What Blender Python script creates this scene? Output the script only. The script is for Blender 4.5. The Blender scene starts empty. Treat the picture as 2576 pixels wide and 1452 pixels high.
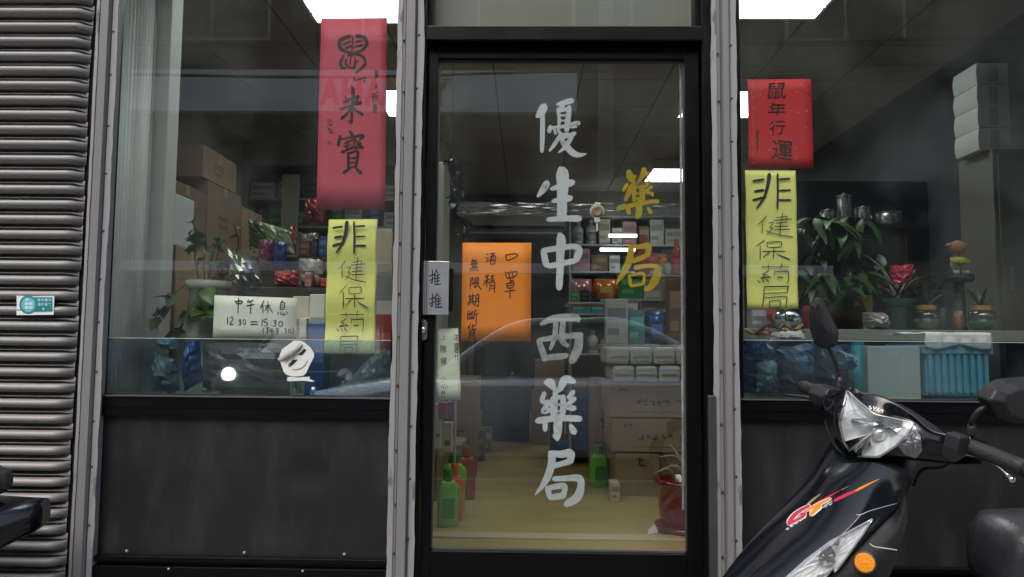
import bpy, math, random
from mathutils import Vector, Matrix
from mathutils.bvhtree import BVHTree
random.seed(7)
sc = bpy.context.scene
COL = sc.collection
# ------------------------------------------------------------------ camera, sky, sun, exposure
CAMP = Vector((0.0, -2.3, 1.25))
PITCH, YAW, ROLL, FPX = math.radians(4.085), math.radians(-1.105), math.radians(0.56), 1900.0
def _basis():
    cp, sp, cy, sy = math.cos(PITCH), math.sin(PITCH), math.cos(YAW), math.sin(YAW)
    fwd = Vector((sy*cp, cy*cp, sp)); right = Vector((cy, -sy, 0)); up = right.cross(fwd)
    c, s = math.cos(ROLL), math.sin(ROLL)
    return c*right + s*up, fwd, -s*right + c*up
RGT, FWD, UPV = _basis()
cam = bpy.data.cameras.new('camera'); camo = bpy.data.objects.new('camera', cam); COL.objects.link(camo)
cam.sensor_fit = 'HORIZONTAL'; cam.sensor_width = 36; cam.lens = FPX/2576*36
cam.clip_start = 0.02; cam.clip_end = 600
m3 = Matrix((RGT, UPV, -FWD)).transposed()
camo.matrix_world = Matrix.Translation(CAMP) @ m3.to_4x4()
sc.camera = camo
world = bpy.data.worlds.new('World'); sc.world = world; world.use_nodes = True
wn = world.node_tree; wn.nodes.clear()
wo = wn.nodes.new('ShaderNodeOutputWorld'); wb = wn.nodes.new('ShaderNodeBackground')
sky = wn.nodes.new('ShaderNodeTexSky'); sky.sky_type = 'NISHITA'; sky.sun_disc = False
SUN_EL, SUN_AZ = math.radians(55), math.radians(200)
sky.sun_elevation = SUN_EL; sky.sun_rotation = SUN_AZ
sky.air_density = 1.6; sky.dust_density = 4.0; sky.ozone_density = 1.0
hs = wn.nodes.new('ShaderNodeHueSaturation'); hs.inputs['Saturation'].default_value = 0.8
wn.links.new(sky.outputs[0], hs.inputs['Color']); wn.links.new(hs.outputs[0], wb.inputs[0])
wb.inputs[1].default_value = 0.15
wn.links.new(wb.outputs[0], wo.inputs[0])
sl = bpy.data.lights.new('sun', 'SUN'); sl.energy = 1.1; sl.angle = math.radians(40); sl.color = (1, .98, .95)
so = bpy.data.objects.new('sun', sl); COL.objects.link(so)
sd = Vector((math.sin(SUN_AZ)*math.cos(SUN_EL), math.cos(SUN_AZ)*math.cos(SUN_EL), math.sin(SUN_EL)))
so.rotation_euler = sd.to_track_quat('Z', 'Y').to_euler(); so.location = (0, -6, 12)
vs = sc.view_settings; sc.display_settings.display_device = 'sRGB'
vs.view_transform = 'Standard'; vs.look = 'None'; vs.gamma = 1; vs.use_curve_mapping = False
vs.exposure = 0.52
TUBE_E = 5.2
cy = sc.cycles
cy.use_denoising = True; cy.use_adaptive_sampling = True; cy.adaptive_threshold = .025; cy.max_bounces = 6; cy.diffuse_bounces = 3; cy.glossy_bounces = 4
cy.transmission_bounces = 6; cy.transparent_max_bounces = 32; cy.caustics_reflective = False; cy.caustics_refractive = False
cy.sample_clamp_indirect = 6

# ------------------------------------------------------------------ helpers
def ray(px, py): return FWD*FPX + RGT*(px-1288) - UPV*(py-726)
def at(px, py, Y=0.0):
    d = ray(px, py); return CAMP + d*((Y-CAMP.y)/d.y)
def pxw(Y): return (Y-CAMP.y)/FPX
WM = {}
def _mesh(name, V, F, mat, smooth=False):
    me = bpy.data.meshes.new(name); me.from_pydata([tuple(v) for v in V], [], F); me.update()
    if mat: me.materials.append(mat)
    if smooth: me.polygons.foreach_set('use_smooth', [True]*len(me.polygons))
    return me
def mk(name, VF, mat, parent=None, smooth=False, bevel=0, kind=None, label=None, solid=0):
    V, F = VF; V = [Vector(v) for v in V]
    if parent is not None:
        Mi = WM[parent].inverted(); V = [Mi @ v for v in V]; M = WM[parent]; loc = None
    else:
        xs = [v.x for v in V]; ys = [v.y for v in V]; zs = [v.z for v in V]
        loc = Vector(((min(xs)+max(xs))/2, (min(ys)+max(ys))/2, min(zs))); V = [v-loc for v in V]; M = Matrix.Translation(loc)
    o = bpy.data.objects.new(name, _mesh(name, V, F, mat, smooth)); COL.objects.link(o)
    if parent is not None: o.parent = parent
    else: o.location = loc
    WM[o] = M
    if solid:
        sm = o.modifiers.new('thick', 'SOLIDIFY'); sm.thickness = solid; sm.offset = 0
    if bevel:
        b = o.modifiers.new('bevel', 'BEVEL'); b.width = bevel; b.segments = 2; b.limit_method = 'ANGLE'; b.angle_limit = math.radians(40)
    if kind: o['kind'] = kind
    if label: o['label'] = label
    return o
def tag(o, label, cat, group=None):
    o['label'] = label; o['category'] = cat
    if group: o['group'] = group
    return o
def thing(name, label, cat, loc, group=None, rot=None):
    o = bpy.data.objects.new(name, None); COL.objects.link(o); o.empty_display_size = 0.05
    M = Matrix.Translation(Vector(loc)) @ (rot.to_4x4() if rot else Matrix.Identity(4))
    o.matrix_world = M; WM[o] = M
    return tag(o, label, cat, group)
def top(name, VF, mat, label, cat, group=None, **k): return tag(mk(name, VF, mat, **k), label, cat, group)
def struct(name, VF, mat, **k):
    o = mk(name, VF, mat, **k); o['kind'] = 'structure'; return o
def inst(name, me_obj, parent, M):
    """copy of a part sharing its mesh; M = local matrix"""
    o = me_obj.copy(); o.name = name; COL.objects.link(o); o.parent = parent; o.matrix_local = M; return o
def copy_tree(root, M):
    c = root.copy(); COL.objects.link(c); c.matrix_world = M; WM[c] = M
    for ch in root.children:
        d = ch.copy(); COL.objects.link(d); d.parent = c
        for g in ch.children:
            e = g.copy(); COL.objects.link(e); e.parent = d
    return c
def join(*vfs):
    V, F = [], []
    for v, f in vfs:
        n = len(V); V += list(v); F += [tuple(i+n for i in q) for q in f]
    return V, F
def box(x0, x1, y0, y1, z0, z1):
    V = [(x0,y0,z0),(x1,y0,z0),(x1,y1,z0),(x0,y1,z0),(x0,y0,z1),(x1,y0,z1),(x1,y1,z1),(x0,y1,z1)]
    return V, [(0,3,2,1),(4,5,6,7),(0,1,5,4),(1,2,6,5),(2,3,7,6),(3,0,4,7)]
def rbox(c, s, rz=0.0):
    V, F = box(-s[0]/2, s[0]/2, -s[1]/2, s[1]/2, 0, s[2]); R = Matrix.Rotation(rz, 3, 'Z')
    return [R @ Vector(v) + Vector(c) for v in V], F
def pbox(pa, pb, Y0, Y1):
    """box whose front face (plane Y0) spans pixel corners pa (top left) to pb"""
    a, b = at(*pa, Y0), at(*pb, Y0); return box(a.x, b.x, Y0, Y1, b.z, a.z)
def prism(P2, y0, y1):
    """polygon in (x,z) extruded along y"""
    n = len(P2); V = [(x, y0, z) for x, z in P2] + [(x, y1, z) for x, z in P2]
    F = [tuple(range(n)), tuple(range(2*n-1, n-1, -1))] + [(i, i+n, (i+1)%n+n, (i+1)%n) for i in range(n)]
    return V, F
def lathe(prof, c, n=20, axis='Z'):
    V, F = [], []
    for r, h in prof:
        for k in range(n):
            a = 2*math.pi*k/n; p = (r*math.cos(a), r*math.sin(a), h)
            if axis == 'Y': p = (p[0], p[2], p[1])
            if axis == 'X': p = (p[2], p[0], p[1])
            V.append((c[0]+p[0], c[1]+p[1], c[2]+p[2]))
    for i in range(len(prof)-1):
        for k in range(n): F.append((i*n+k, i*n+(k+1)%n, (i+1)*n+(k+1)%n, (i+1)*n+k))
    F.append(tuple(range(n-1, -1, -1))); F.append(tuple((len(prof)-1)*n+k for k in range(n)))
    return V, F
def catmull(P, n):
    P = [Vector(p) for p in P]
    if len(P) < 3 or n < 2:
        return P if len(P) < 2 or n < 2 else [P[0].lerp(P[1], k/n) for k in range(n+1)]
    Q = [P[0]*2-P[1]] + P + [P[-1]*2-P[-2]]; out = []
    for i in range(1, len(Q)-2):
        for k in range(n):
            t = k/n; a, b, c, d = Q[i-1], Q[i], Q[i+1], Q[i+2]
            out.append(0.5*((2*b) + (c-a)*t + (2*a-5*b+4*c-d)*t*t + (3*b-a-3*c+d)*t*t*t))
    out.append(P[-1]); return out
def tube(P, r, n=8, k=4, close=True):
    P = catmull(P, k); V, F = [], []
    rs = r if isinstance(r, (list, tuple)) else None
    for i, p in enumerate(P):
        t = (P[min(i+1, len(P)-1)] - P[max(i-1, 0)]).normalized()
        a = t.cross(Vector((0, 0, 1)) if abs(t.z) < .9 else Vector((1, 0, 0))).normalized(); b = t.cross(a)
        if rs:
            f = i/(len(P)-1)*(len(rs)-1); j = min(int(f), len(rs)-2); rr = rs[j] + (rs[j+1]-rs[j])*(f-j)
        else: rr = r
        for q in range(n):
            g = 2*math.pi*q/n; V.append(p + a*rr*math.cos(g) + b*rr*math.sin(g))
    for i in range(len(P)-1):
        for q in range(n): F.append((i*n+q, i*n+(q+1)%n, (i+1)*n+(q+1)%n, (i+1)*n+q))
    if close: F += [tuple(range(n-1, -1, -1)), tuple((len(P)-1)*n+q for q in range(n))]
    return V, F
def grid(rows):
    m = len(rows[0]); V = [p for r in rows for p in r]
    return V, [(i*m+j, i*m+j+1, (i+1)*m+j+1, (i+1)*m+j) for i in range(len(rows)-1) for j in range(m-1)]
def loft(secs, close=True):
    m = len(secs[0]); V = [p for s in secs for p in s]
    F = [(i*m+j, i*m+(j+1)%m, (i+1)*m+(j+1)%m, (i+1)*m+j) for i in range(len(secs)-1) for j in range(m)]
    if close: F += [tuple(range(m-1, -1, -1)), tuple((len(secs)-1)*m+j for j in range(m))]
    return V, F
def crsurf(rows, nu, nv):
    R = [catmull(r, nv) for r in rows]; cols = [catmull([r[j] for r in R], nu) for j in range(len(R[0]))]
    return [[cols[j][i] for j in range(len(cols))] for i in range(len(cols[0]))]

# ------------------------------------------------------------------ materials
MATS = {}
def nt(name):
    m = bpy.data.materials.new(name); m.use_nodes = True; t = m.node_tree; t.nodes.clear(); MATS[name] = m
    o = t.nodes.new('ShaderNodeOutputMaterial'); return m, t, o
def pm(name, col, rough=.5, metal=0., var=0., vs=6., bump=0., bs=80., coat=0., spec=.5, col2=None, stretch=(1,1,1), rvar=0., trans=0., sheen=0.):
    if name in MATS: return MATS[name]
    m, t, o = nt(name); N = t.nodes.new; L = t.links.new
    b = N('ShaderNodeBsdfPrincipled'); L(b.outputs[0], o.inputs[0])
    b.inputs['Base Color'].default_value = (*col, 1); b.inputs['Roughness'].default_value = rough; b.inputs['Metallic'].default_value = metal
    b.inputs['Coat Weight'].default_value = coat; b.inputs['Coat Roughness'].default_value = .06; b.inputs['Specular IOR Level'].default_value = spec
    if trans: b.inputs['Transmission Weight'].default_value = trans
    if var or bump or rvar:
        tc = N('ShaderNodeTexCoord'); mp = N('ShaderNodeMapping'); mp.inputs['Scale'].default_value = stretch; L(tc.outputs['Object'], mp.inputs[0])
        n1 = N('ShaderNodeTexNoise'); n1.inputs['Scale'].default_value = vs; n1.inputs['Detail'].default_value = 6; n1.inputs['Roughness'].default_value = .62; L(mp.outputs[0], n1.inputs[0])
        rp = N('ShaderNodeMapRange'); rp.inputs[1].default_value = .32; rp.inputs[2].default_value = .68; L(n1.outputs[0], rp.inputs[0])
    if var or col2:
        mx = N('ShaderNodeMix'); mx.data_type = 'RGBA'
        c2 = col2 or tuple(c*(1-var) for c in col)
        mx.inputs[6].default_value = (*col, 1); mx.inputs[7].default_value = (*c2, 1); L(rp.outputs[0], mx.inputs[0]); L(mx.outputs[2], b.inputs['Base Color'])
    if rvar:
        r2 = N('ShaderNodeMapRange'); r2.inputs[3].default_value = max(0, rough-rvar); r2.inputs[4].default_value = min(1, rough+rvar)
        L(rp.outputs[0], r2.inputs[0]); L(r2.outputs[0], b.inputs['Roughness'])
    if bump:
        n2 = N('ShaderNodeTexNoise'); n2.inputs['Scale'].default_value = bs; n2.inputs['Detail'].default_value = 3; L(mp.outputs[0], n2.inputs[0])
        bp = N('ShaderNodeBump'); bp.inputs['Strength'].default_value = bump; bp.inputs['Distance'].default_value = .004; L(n2.outputs[0], bp.inputs['Height']); L(bp.outputs[0], b.inputs['Normal'])
    return m
def glassm(name, tint=(1,1,1), r0=.04, rough=0.0, haze=0., boost=1., hazecol=(.55,.6,.62)):
    """thin pane: clear transmission plus Fresnel reflection and a pale haze for dust and milky veil"""
    if name in MATS: return MATS[name]
    m, t, o = nt(name); N = t.nodes.new; L = t.links.new
    tr = N('ShaderNodeBsdfTransparent'); tr.inputs[0].default_value = (*tint, 1)
    gl = N('ShaderNodeBsdfGlossy'); gl.inputs['Roughness'].default_value = rough
    lw = N('ShaderNodeLayerWeight'); lw.inputs[0].default_value = .5
    pw = N('ShaderNodeMath'); pw.operation = 'POWER'; pw.inputs[1].default_value = 5; L(lw.outputs['Facing'], pw.inputs[0])
    ma = N('ShaderNodeMath'); ma.operation = 'MULTIPLY_ADD'; ma.inputs[1].default_value = 1-r0; ma.inputs[2].default_value = r0*boost; L(pw.outputs[0], ma.inputs[0])
    mx = N('ShaderNodeMixShader'); L(ma.outputs[0], mx.inputs[0]); L(tr.outputs[0], mx.inputs[1]); L(gl.outputs[0], mx.inputs[2])
    last = mx
    if haze:
        tc = N('ShaderNodeTexCoord'); n1 = N('ShaderNodeTexNoise'); n1.inputs['Scale'].default_value = 3.5; n1.inputs['Detail'].default_value = 7; L(tc.outputs['Object'], n1.inputs[0])
        rp = N('ShaderNodeMapRange'); rp.inputs[1].default_value = .42; rp.inputs[2].default_value = .8; rp.inputs[4].default_value = haze*2; L(n1.outputs[0], rp.inputs[0])
        df = N('ShaderNodeBsdfDiffuse'); df.inputs[0].default_value = (*hazecol, 1)
        m2 = N('ShaderNodeMixShader'); L(rp.outputs[0], m2.inputs[0]); L(mx.outputs[0], m2.inputs[1]); L(df.outputs[0], m2.inputs[2]); last = m2
    L(last.outputs[0], o.inputs[0]); return m
def emis(name, col, e):
    if name in MATS: return MATS[name]
    m, t, o = nt(name); em = t.nodes.new('ShaderNodeEmission'); em.inputs[0].default_value = (*col, 1); em.inputs[1].default_value = e
    t.links.new(em.outputs[0], o.inputs[0]); return m
def wornpaint(name, paint, under, lo, hi, scale, rough=.55, stretch=(1,1,.35), bump=.25):
    """paint with chipped and smeared patches of a second coat"""
    m, t, o = nt(name); N = t.nodes.new; L = t.links.new
    b = N('ShaderNodeBsdfPrincipled'); L(b.outputs[0], o.inputs[0]); b.inputs['Roughness'].default_value = rough
    tc = N('ShaderNodeTexCoord'); mp = N('ShaderNodeMapping'); mp.inputs['Scale'].default_value = stretch; L(tc.outputs['Object'], mp.inputs[0])
    n1 = N('ShaderNodeTexNoise'); n1.inputs['Scale'].default_value = scale; n1.inputs['Detail'].default_value = 8; n1.inputs['Roughness'].default_value = .65; L(mp.outputs[0], n1.inputs[0])
    r1 = N('ShaderNodeMapRange'); r1.inputs[1].default_value = lo; r1.inputs[2].default_value = hi; L(n1.outputs[0], r1.inputs[0])
    n2 = N('ShaderNodeTexNoise'); n2.inputs['Scale'].default_value = scale*.25; n2.inputs['Detail'].default_value = 5; L(mp.outputs[0], n2.inputs[0])
    m0 = N('ShaderNodeMix'); m0.data_type = 'RGBA'; m0.inputs[6].default_value = (*[c*.72 for c in paint], 1); m0.inputs[7].default_value = (*[min(1, c*1.2) for c in paint], 1); L(n2.outputs[0], m0.inputs[0])
    mx = N('ShaderNodeMix'); mx.data_type = 'RGBA'; L(r1.outputs[0], mx.inputs[0]); L(m0.outputs[2], mx.inputs[6]); mx.inputs[7].default_value = (*under, 1); L(mx.outputs[2], b.inputs['Base Color'])
    bp = N('ShaderNodeBump'); bp.inputs['Strength'].default_value = bump; bp.inputs['Distance'].default_value = .002; L(r1.outputs[0], bp.inputs['Height']); L(bp.outputs[0], b.inputs['Normal'])
    return m
GREYP = wornpaint('grey_worn_paint', (.205,.204,.212), (.11,.11,.112), .60, .70, 9)
GREYEDGE = wornpaint('pale_chipped_paint', (.30,.30,.312), (.12,.12,.125), .60, .66, 20)
BLACKM = pm('black_anodised', (.003,.003,.0042), .36, var=.4, vs=5, bump=.06, bs=30, rvar=.1, spec=.22)
BLACKP = wornpaint('black_sheet_panel', (.012,.0125,.014), (.046,.047,.049), .46, .88, 4.2, rough=.45, stretch=(1.6,1,.55), bump=.05)
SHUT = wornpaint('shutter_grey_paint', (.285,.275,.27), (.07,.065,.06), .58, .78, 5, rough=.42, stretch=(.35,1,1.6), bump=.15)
DARK = pm('dark_gap', (.008,.008,.008), .9)
GLASS = glassm('window_glass', (.965,.985,.975), r0=.042, haze=.022, boost=2.3)  # haze adds dust plus a painted milky veil over the panes
FILM = glassm('tinted_film', (.70,.80,.84), r0=.075, haze=.03, boost=1.6, rough=.02)
WHITEP = pm('white_painted', (.72,.74,.72), .5, var=.12, vs=3)
ALU = pm('brushed_aluminium', (.62,.63,.65), .32, .9, var=.2, vs=20, stretch=(1,1,.05))
CHROME = pm('chrome', (.8,.81,.83), .12, 1.)
INK = pm('black_marker_ink', (.012,.012,.02), .6)
BRUSHINK = pm('brush_ink', (.012,.02,.014), .45)
def cardm(i):
    c = [(.33,.23,.13),(.40,.28,.16),(.29,.20,.12),(.45,.32,.19)][i%4]
    return pm('cardboard%d' % (i%4), c, .85, var=.18, vs=5, bump=.1, bs=120)
def colm(c, rough=.45, key=None):
    k = key or 'col_%02d%02d%02d_%d' % (int(c[0]*99), int(c[1]*99), int(c[2]*99), int(rough*10))
    return pm(k, c, rough, var=.2, vs=9)

# ------------------------------------------------------------------ writing: brush strokes and type, laid on a plane of the facade
K = 2576/4032
def ribbon_px(st):
    """stroke [(x,y,w)..] -> 2-D ribbon"""
    P = catmull([Vector(p) for p in st], 5 if len(st) > 2 else 4); L, R = [], []
    n = len(P)
    for i, p in enumerate(P):
        t = (P[min(i+1, n-1)] - P[max(i-1, 0)]).to_2d()
        if t.length < 1e-6: t = Vector((0, 1))
        t.normalize(); nn = Vector((-t.y, t.x)); w = max(p.z, .5)/2
        if i == 0 or i == n-1: w *= .78
        L.append(p.to_2d() + nn*w); R.append(p.to_2d() - nn*w)
    t0 = (P[0]-P[1]).to_2d().normalized()*P[0].z*.28; t1 = (P[-1]-P[-2]).to_2d().normalized()*P[-1].z*.28
    V = L + R + [P[0].to_2d()+t0, P[-1].to_2d()+t1]
    F = [(i, i+1, n+i+1, n+i) for i in range(n-1)] + [(2*n, 0, n), (2*n+1, 2*n-1, n-1)]
    return V, F
def strokes(sts, tr, Y, step=6e-5, wk=1.0):
    """sts in source picture coordinates of a zoom; tr maps to pixels; laid on plane Y"""
    out = []
    for k, s in enumerate(sts):
        q = [(x, y, (w if len(p) > 2 else 8)*wk) for p in s for x, y, w in [(p[0], p[1], p[2] if len(p) > 2 else 8)]]
        V, F = ribbon_px(q)
        out.append(([at(*tr(v.x, v.y), Y - step*(k % 9)) for v in V], F))
    return join(*out)
def zt(x0, y0, s): return lambda x, y: ((x0 + x/s)*K, (y0 + y/s)*K)
def ell(cx, cy, rx, ry, w, n=12, a0=0): return [(cx+rx*math.cos(a0+2*math.pi*i/n), cy+ry*math.sin(a0+2*math.pi*i/n), w) for i in range(n+1)]
GL = {}
def glyph(ch, bold=0.):
    k = (ch, round(bold, 3))
    if k not in GL:
        cu = bpy.data.curves.new('g', 'FONT'); cu.body = ch; cu.size = 1; cu.offset = bold; cu.resolution_u = 3
        o = bpy.data.objects.new('g', cu); COL.objects.link(o)
        dg = bpy.context.evaluated_depsgraph_get(); me = o.evaluated_get(dg).to_mesh()
        V = [v.co.copy() for v in me.vertices]; F = [tuple(p.vertices) for p in me.polygons]
        o.evaluated_get(dg).to_mesh_clear(); bpy.data.objects.remove(o); bpy.data.curves.remove(cu)
        x0, x1 = min(v.x for v in V), max(v.x for v in V); y0, y1 = min(v.y for v in V), max(v.y for v in V)
        GL[k] = ([((v.x-x0)/(x1-x0), (v.y-y0)/(y1-y0)) for v in V], F)
    return GL[k]
def type_px(ch, cx, cy, w, h, tr, Y, bold=.0, rot=0., shear=0., wob=0.):
    """one character mapped into a box (zoom coordinates)"""
    V, F = glyph(ch, bold); out = []; c, s = math.cos(rot), math.sin(rot)
    ph = random.random()*6
    for u, v in V:
        x, y = (u-.5)*w, (.5-v)*h
        x += shear*y + wob*w*math.sin(5*v+ph); y += wob*h*math.sin(4.3*u+ph*1.7)
        out.append(at(*tr(cx + c*x - s*y, cy + s*x + c*y), Y))
    return out, F
def quad_px(P, Y, n=1, wav=0., fold=0.):
    """sheet with pixel corners tl,tr,br,bl on plane Y, slightly wavy"""
    a, b, c, d = [at(*p, Y) for p in P]; rows = []
    m = max(n, 1)
    for i in range(m+1):
        l = a.lerp(d, i/m); r = b.lerp(c, i/m); row = []
        for j in range(m+1):
            p = l.lerp(r, j/m); p.y += fold*abs(((i/m*5) % 2)-1) + wav*(math.sin(i*1.9+j*.7)*.5 + math.sin(j*2.3-i*.4)*.5); row.append(p)
        rows.append(row)
    return grid(rows)
# ------------------------------------------------------------------ the setting outside
ASPH = pm('asphalt', (.045,.045,.048), .85, var=.3, vs=3, bump=.3, bs=220)
CONC = pm('pavement_concrete', (.22,.215,.205), .85, var=.3, vs=2, bump=.2, bs=120)
struct('ground', box(-60, 60, -60, 60, -.25, -.12), pm('far_ground', (.12,.12,.11), .9, var=.3, vs=.4))
struct('road', box(-60, 60, -7.6, -1.9, -.12, -.03), ASPH)
struct('road_line', box(-60, 60, -4.85, -4.75, -.03, -.026), pm('road_paint', (.7,.7,.66), .7, var=.3, vs=4))
struct('pavement', box(-60, 60, -1.9, .3, -.12, 0), CONC, bevel=.02)
struct('far_pavement', box(-60, 60, -16, -7.6, -.12, 0), CONC, bevel=.02)
struct('shop_step', box(-.45, .7, -.28, .0, 0, .2), CONC, bevel=.01)
WALLM = pm('shop_render', (.34,.33,.31), .85, var=.25, vs=1.5, bump=.2, bs=60)
fw = thing('shop_building', 'grey rendered front and roof of the shop building above the windows', 'building', (0, .12, 2.62))
mk('front_wall', box(-4.6, 3.2, 0, .24, 2.62, 7.5), WALLM, fw)
mk('side_wall', box(-4.6, -4.3, .24, 7.2, 0, 3.12), WALLM, fw)
mk('end_wall', box(2.72, 3.2, .24, 7.2, 0, 3.12), WALLM, fw)
mk('roof_slab', box(-4.6, 3.2, .24, 7.4, 3.12, 3.4), WALLM, fw)
mk('corner_pier', box(-4.6, -4.3, 0, .24, 0, 2.62), WALLM, fw)
mk('corner_pier', box(2.72, 3.2, 0, .24, 0, 2.62), WALLM, fw)
mk('rear_wall', box(-4.6, 3.2, 7.2, 7.4, 0, 3.12), WALLM, fw)

# opposite side of the street (seen as reflections in the panes)
OB = pm('opposite_render', (.055,.055,.055), .85, var=.3, vs=.6)
ob = thing('opposite_building', 'dark shop house across the street mirrored in the window panes', 'building', (-1, -13.5, 0))
mk('wall', box(-10.5, 10.5, -16, -11.25, 0, 9.4), OB, ob)
mk('sign_fascia', box(-7.6, .88, -11.25, -11.05, 5.41, 6.18), pm('fascia_pale', (.80,.83,.90), .5, var=.1, vs=1), ob)
mk('awning_edge', box(-9.4, 5.3, -11.25, -10.75, 2.46, 2.63), pm('awning_pale', (.88,.85,.87), .6, var=.1, vs=1), ob)
for i in range(4):
    x = -7 + i*3.9
    wo_ = mk('window', box(x, x+2.2, -11.27, -11.22, 6.8, 8.2), pm('far_frame', (.35,.35,.35), .5), ob)
    mk('pane', box(x+.06, x+1.07, -11.22, -11.21, 6.86, 8.14), pm('far_glass', (.05,.06,.07), .1), wo_)
    mk('pane', box(x+1.13, x+2.14, -11.22, -11.21, 6.86, 8.14), MATS['far_glass'], wo_)
def rtext(s, x, y, z, h, wch, mat, parent, name):
    """lettering facing +Y (read from the shop)"""
    for i, ch in enumerate(s):
        V, F = glyph(ch, .03); W = wch*.86
        mk(name, ([Vector((x - i*wch - u*W, y, z + v*h)) for u, v in V], F), mat, parent, solid=.03)
rtext('YAMAHA', -1.43, -11.03, 5.53, .50, .40, pm('sign_red', (.55,.03,.03), .5), ob, 'letter')
pole = thing('utility_pole', 'grey concrete utility pole across the street seen mirrored in the door', 'pole', (1.15, -8.6, 0))
mk('shaft', lathe([(.14, 0), (.10, 7.5)], (1.15, -8.6, 0), 14), CONC, pole, smooth=True)
mk('cross_arm', box(.35, 1.95, -8.66, -8.54, 6.6, 6.72), CONC, pole)
for i, (z, dx) in enumerate(((5.25, 0), (5.62, .1))):
    tag(mk('overhead_cable', tube([(-14, -8.5, z+.15), (-4, -8.5, z-.12+dx), (1.15, -8.5, z), (14, -8.5, z+.3)], .022, 6), DARK),
        ['lower black overhead cable mirrored across the top of the door', 'upper black overhead cable mirrored across the top of the door'][i], 'cable', 'overhead cables')

def car(label, M, paint, lamps):
    c = thing('parked_car', label, 'car', (0, 0, 0)); 
    # profile along x (front at -x), half widths
    prof = [(-2.2,.38,.62,.70),(-2.1,.30,.80,.80),(-1.5,.24,.90,.86),(-.95,.22,.97,.88),(.0,.22,.98,.89),(1.2,.22,1.0,.88),(1.9,.26,1.0,.84),(2.15,.36,.92,.74)]
    secs = []
    for x, z0, z1, w in prof:
        secs.append([Vector((x, -w*.9, z0)), Vector((x, -w, z0+.2)), Vector((x, -w, z1-.1)), Vector((x, -w*.86, z1)), Vector((x, w*.86, z1)), Vector((x, w, z1-.1)), Vector((x, w, z0+.2)), Vector((x, w*.9, z0))])
    mk('body', loft(secs), paint, c, smooth=True, bevel=.03)
    cab = [(-.95,.96,.74),(-.25,1.42,.62),(.2,1.49,.60),(.9,1.47,.60),(1.5,1.25,.62),(1.85,1.0,.70)]
    top_ = [[Vector((x, -w, z)), Vector((x, 0, z+.02)), Vector((x, w, z))] for x, z, w in cab]
    mk('roof', grid(top_[1:4]), paint, c, smooth=True, solid=.02)
    gm = pm('car_glass', (.02,.025,.03), .06)
    mk('windscreen', grid([[Vector((-.92,-.72,.965)), Vector((-.92,.72,.965))], [Vector((-.27,-.6,1.42)), Vector((-.27,.6,1.42))]]), gm, c, solid=.01)
    mk('rear_window', grid([[Vector((.93,-.58,1.46)), Vector((.93,.58,1.46))], [Vector((1.8,-.66,1.01)), Vector((1.8,.66,1.01))]]), gm, c, solid=.01)
    for s in (-1, 1):
        for a, b in (((-.86,-.2),(.28,.3)), ((.34,.36),(1.62,1.0))):
            mk('side_window', ([Vector((a[0], s*.80, .97)), Vector((b[0], s*.80, .97)), Vector((min(b[1], .92), s*.61, 1.44)), Vector((a[1], s*.61, 1.42))], [(0,1,2,3)]), gm, c, solid=.01)
        mk('pillar', tube([(-.95, s*.76, .96), (-.25, s*.62, 1.43), (.3, s*.61, 1.48), (.95, s*.61, 1.46), (1.8, s*.7, 1.0)], .035, 8), paint, c, smooth=True)
        mk('headlight', lathe([(.02, -.05), (.075, -.02), (.07, .0)], (-2.13, s*.6, .76), 14, 'X'), lamps if s < 0 else CHROME, c)
        for x in (-1.4, 1.35):
            w = mk('wheel', lathe([(.2, -.1), (.3, -.1), (.31, 0), (.3, .1), (.2, .1)], (x, s*.78, .31), 20, 'Y'), pm('tyre_rubber', (.02,.02,.02), .8), c)
            mk('rim', lathe([(.02, -.11), (.19, -.105), (.19, .105), (.02, .11)], (x, s*.78, .31), 14, 'Y'), ALU, w)
    c.matrix_world = M; WM[c] = M
    return c
SILV = pm('silver_car_paint', (.80,.83,.88), .3, .1, coat=.6)
car('silver saloon car on the road mirrored across the lower door glass', Matrix.Translation((.1, -5.55, -.03)), SILV, CHROME)
car('dark car with one lit headlight mirrored in the film of the left window', Matrix.Translation((-2.75, -8.75, .0)) @ Matrix.Rotation(math.radians(-90), 4, 'Z') @ Matrix.Scale(1.12, 4), pm('dark_car_paint', (.04,.045,.05), .25, coat=.6), emis('headlight_glow', (1,.98,.95), 8))

# ------------------------------------------------------------------ roller shutter
SY = -.015
rs = thing('roller_shutter', 'grey ribbed steel roller shutter pulled down left of the shop window', 'shutter', (-2.7, 0, .02))
prof = [(0,.036),(.0008,.016),(.003,.003),(.0085,-.0045),(.015,-.007),(.021,-.005),(.0255,.001),(.0275,.010),(.028,.034),(.0335,.036),(.0342,.015),(.0358,.0095),(.0374,.012),(.0384,.018),(.0388,.036),(.0472,.037)]
PIT = .0472
xs = [-4.25, -1.432, -1.418, -1.406, -1.396, -1.392]
rows = []
for z, y in prof:
    row = []
    for i, x in enumerate(xs):
        f = [0, 0, .12, .45, .85, 1][i]; bulge = y - .036
        zz = z if bulge > -.02 or i < 3 else z + (.016-z)*.35*f
        row.append(Vector((x, SY + .036 + bulge*(1-f), zz)))
    rows.append(row)
bev = None
n_sl = 54
for k in range(n_sl):
    if bev is None:
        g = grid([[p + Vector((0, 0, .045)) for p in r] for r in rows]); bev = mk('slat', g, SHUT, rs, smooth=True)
    else:
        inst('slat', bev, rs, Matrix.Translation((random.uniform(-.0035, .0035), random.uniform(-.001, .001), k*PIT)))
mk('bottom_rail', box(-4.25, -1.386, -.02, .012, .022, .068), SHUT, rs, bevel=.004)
mk('backing', box(-4.3, -1.374, .03, .05, 0, 2.62), DARK, rs)

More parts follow.
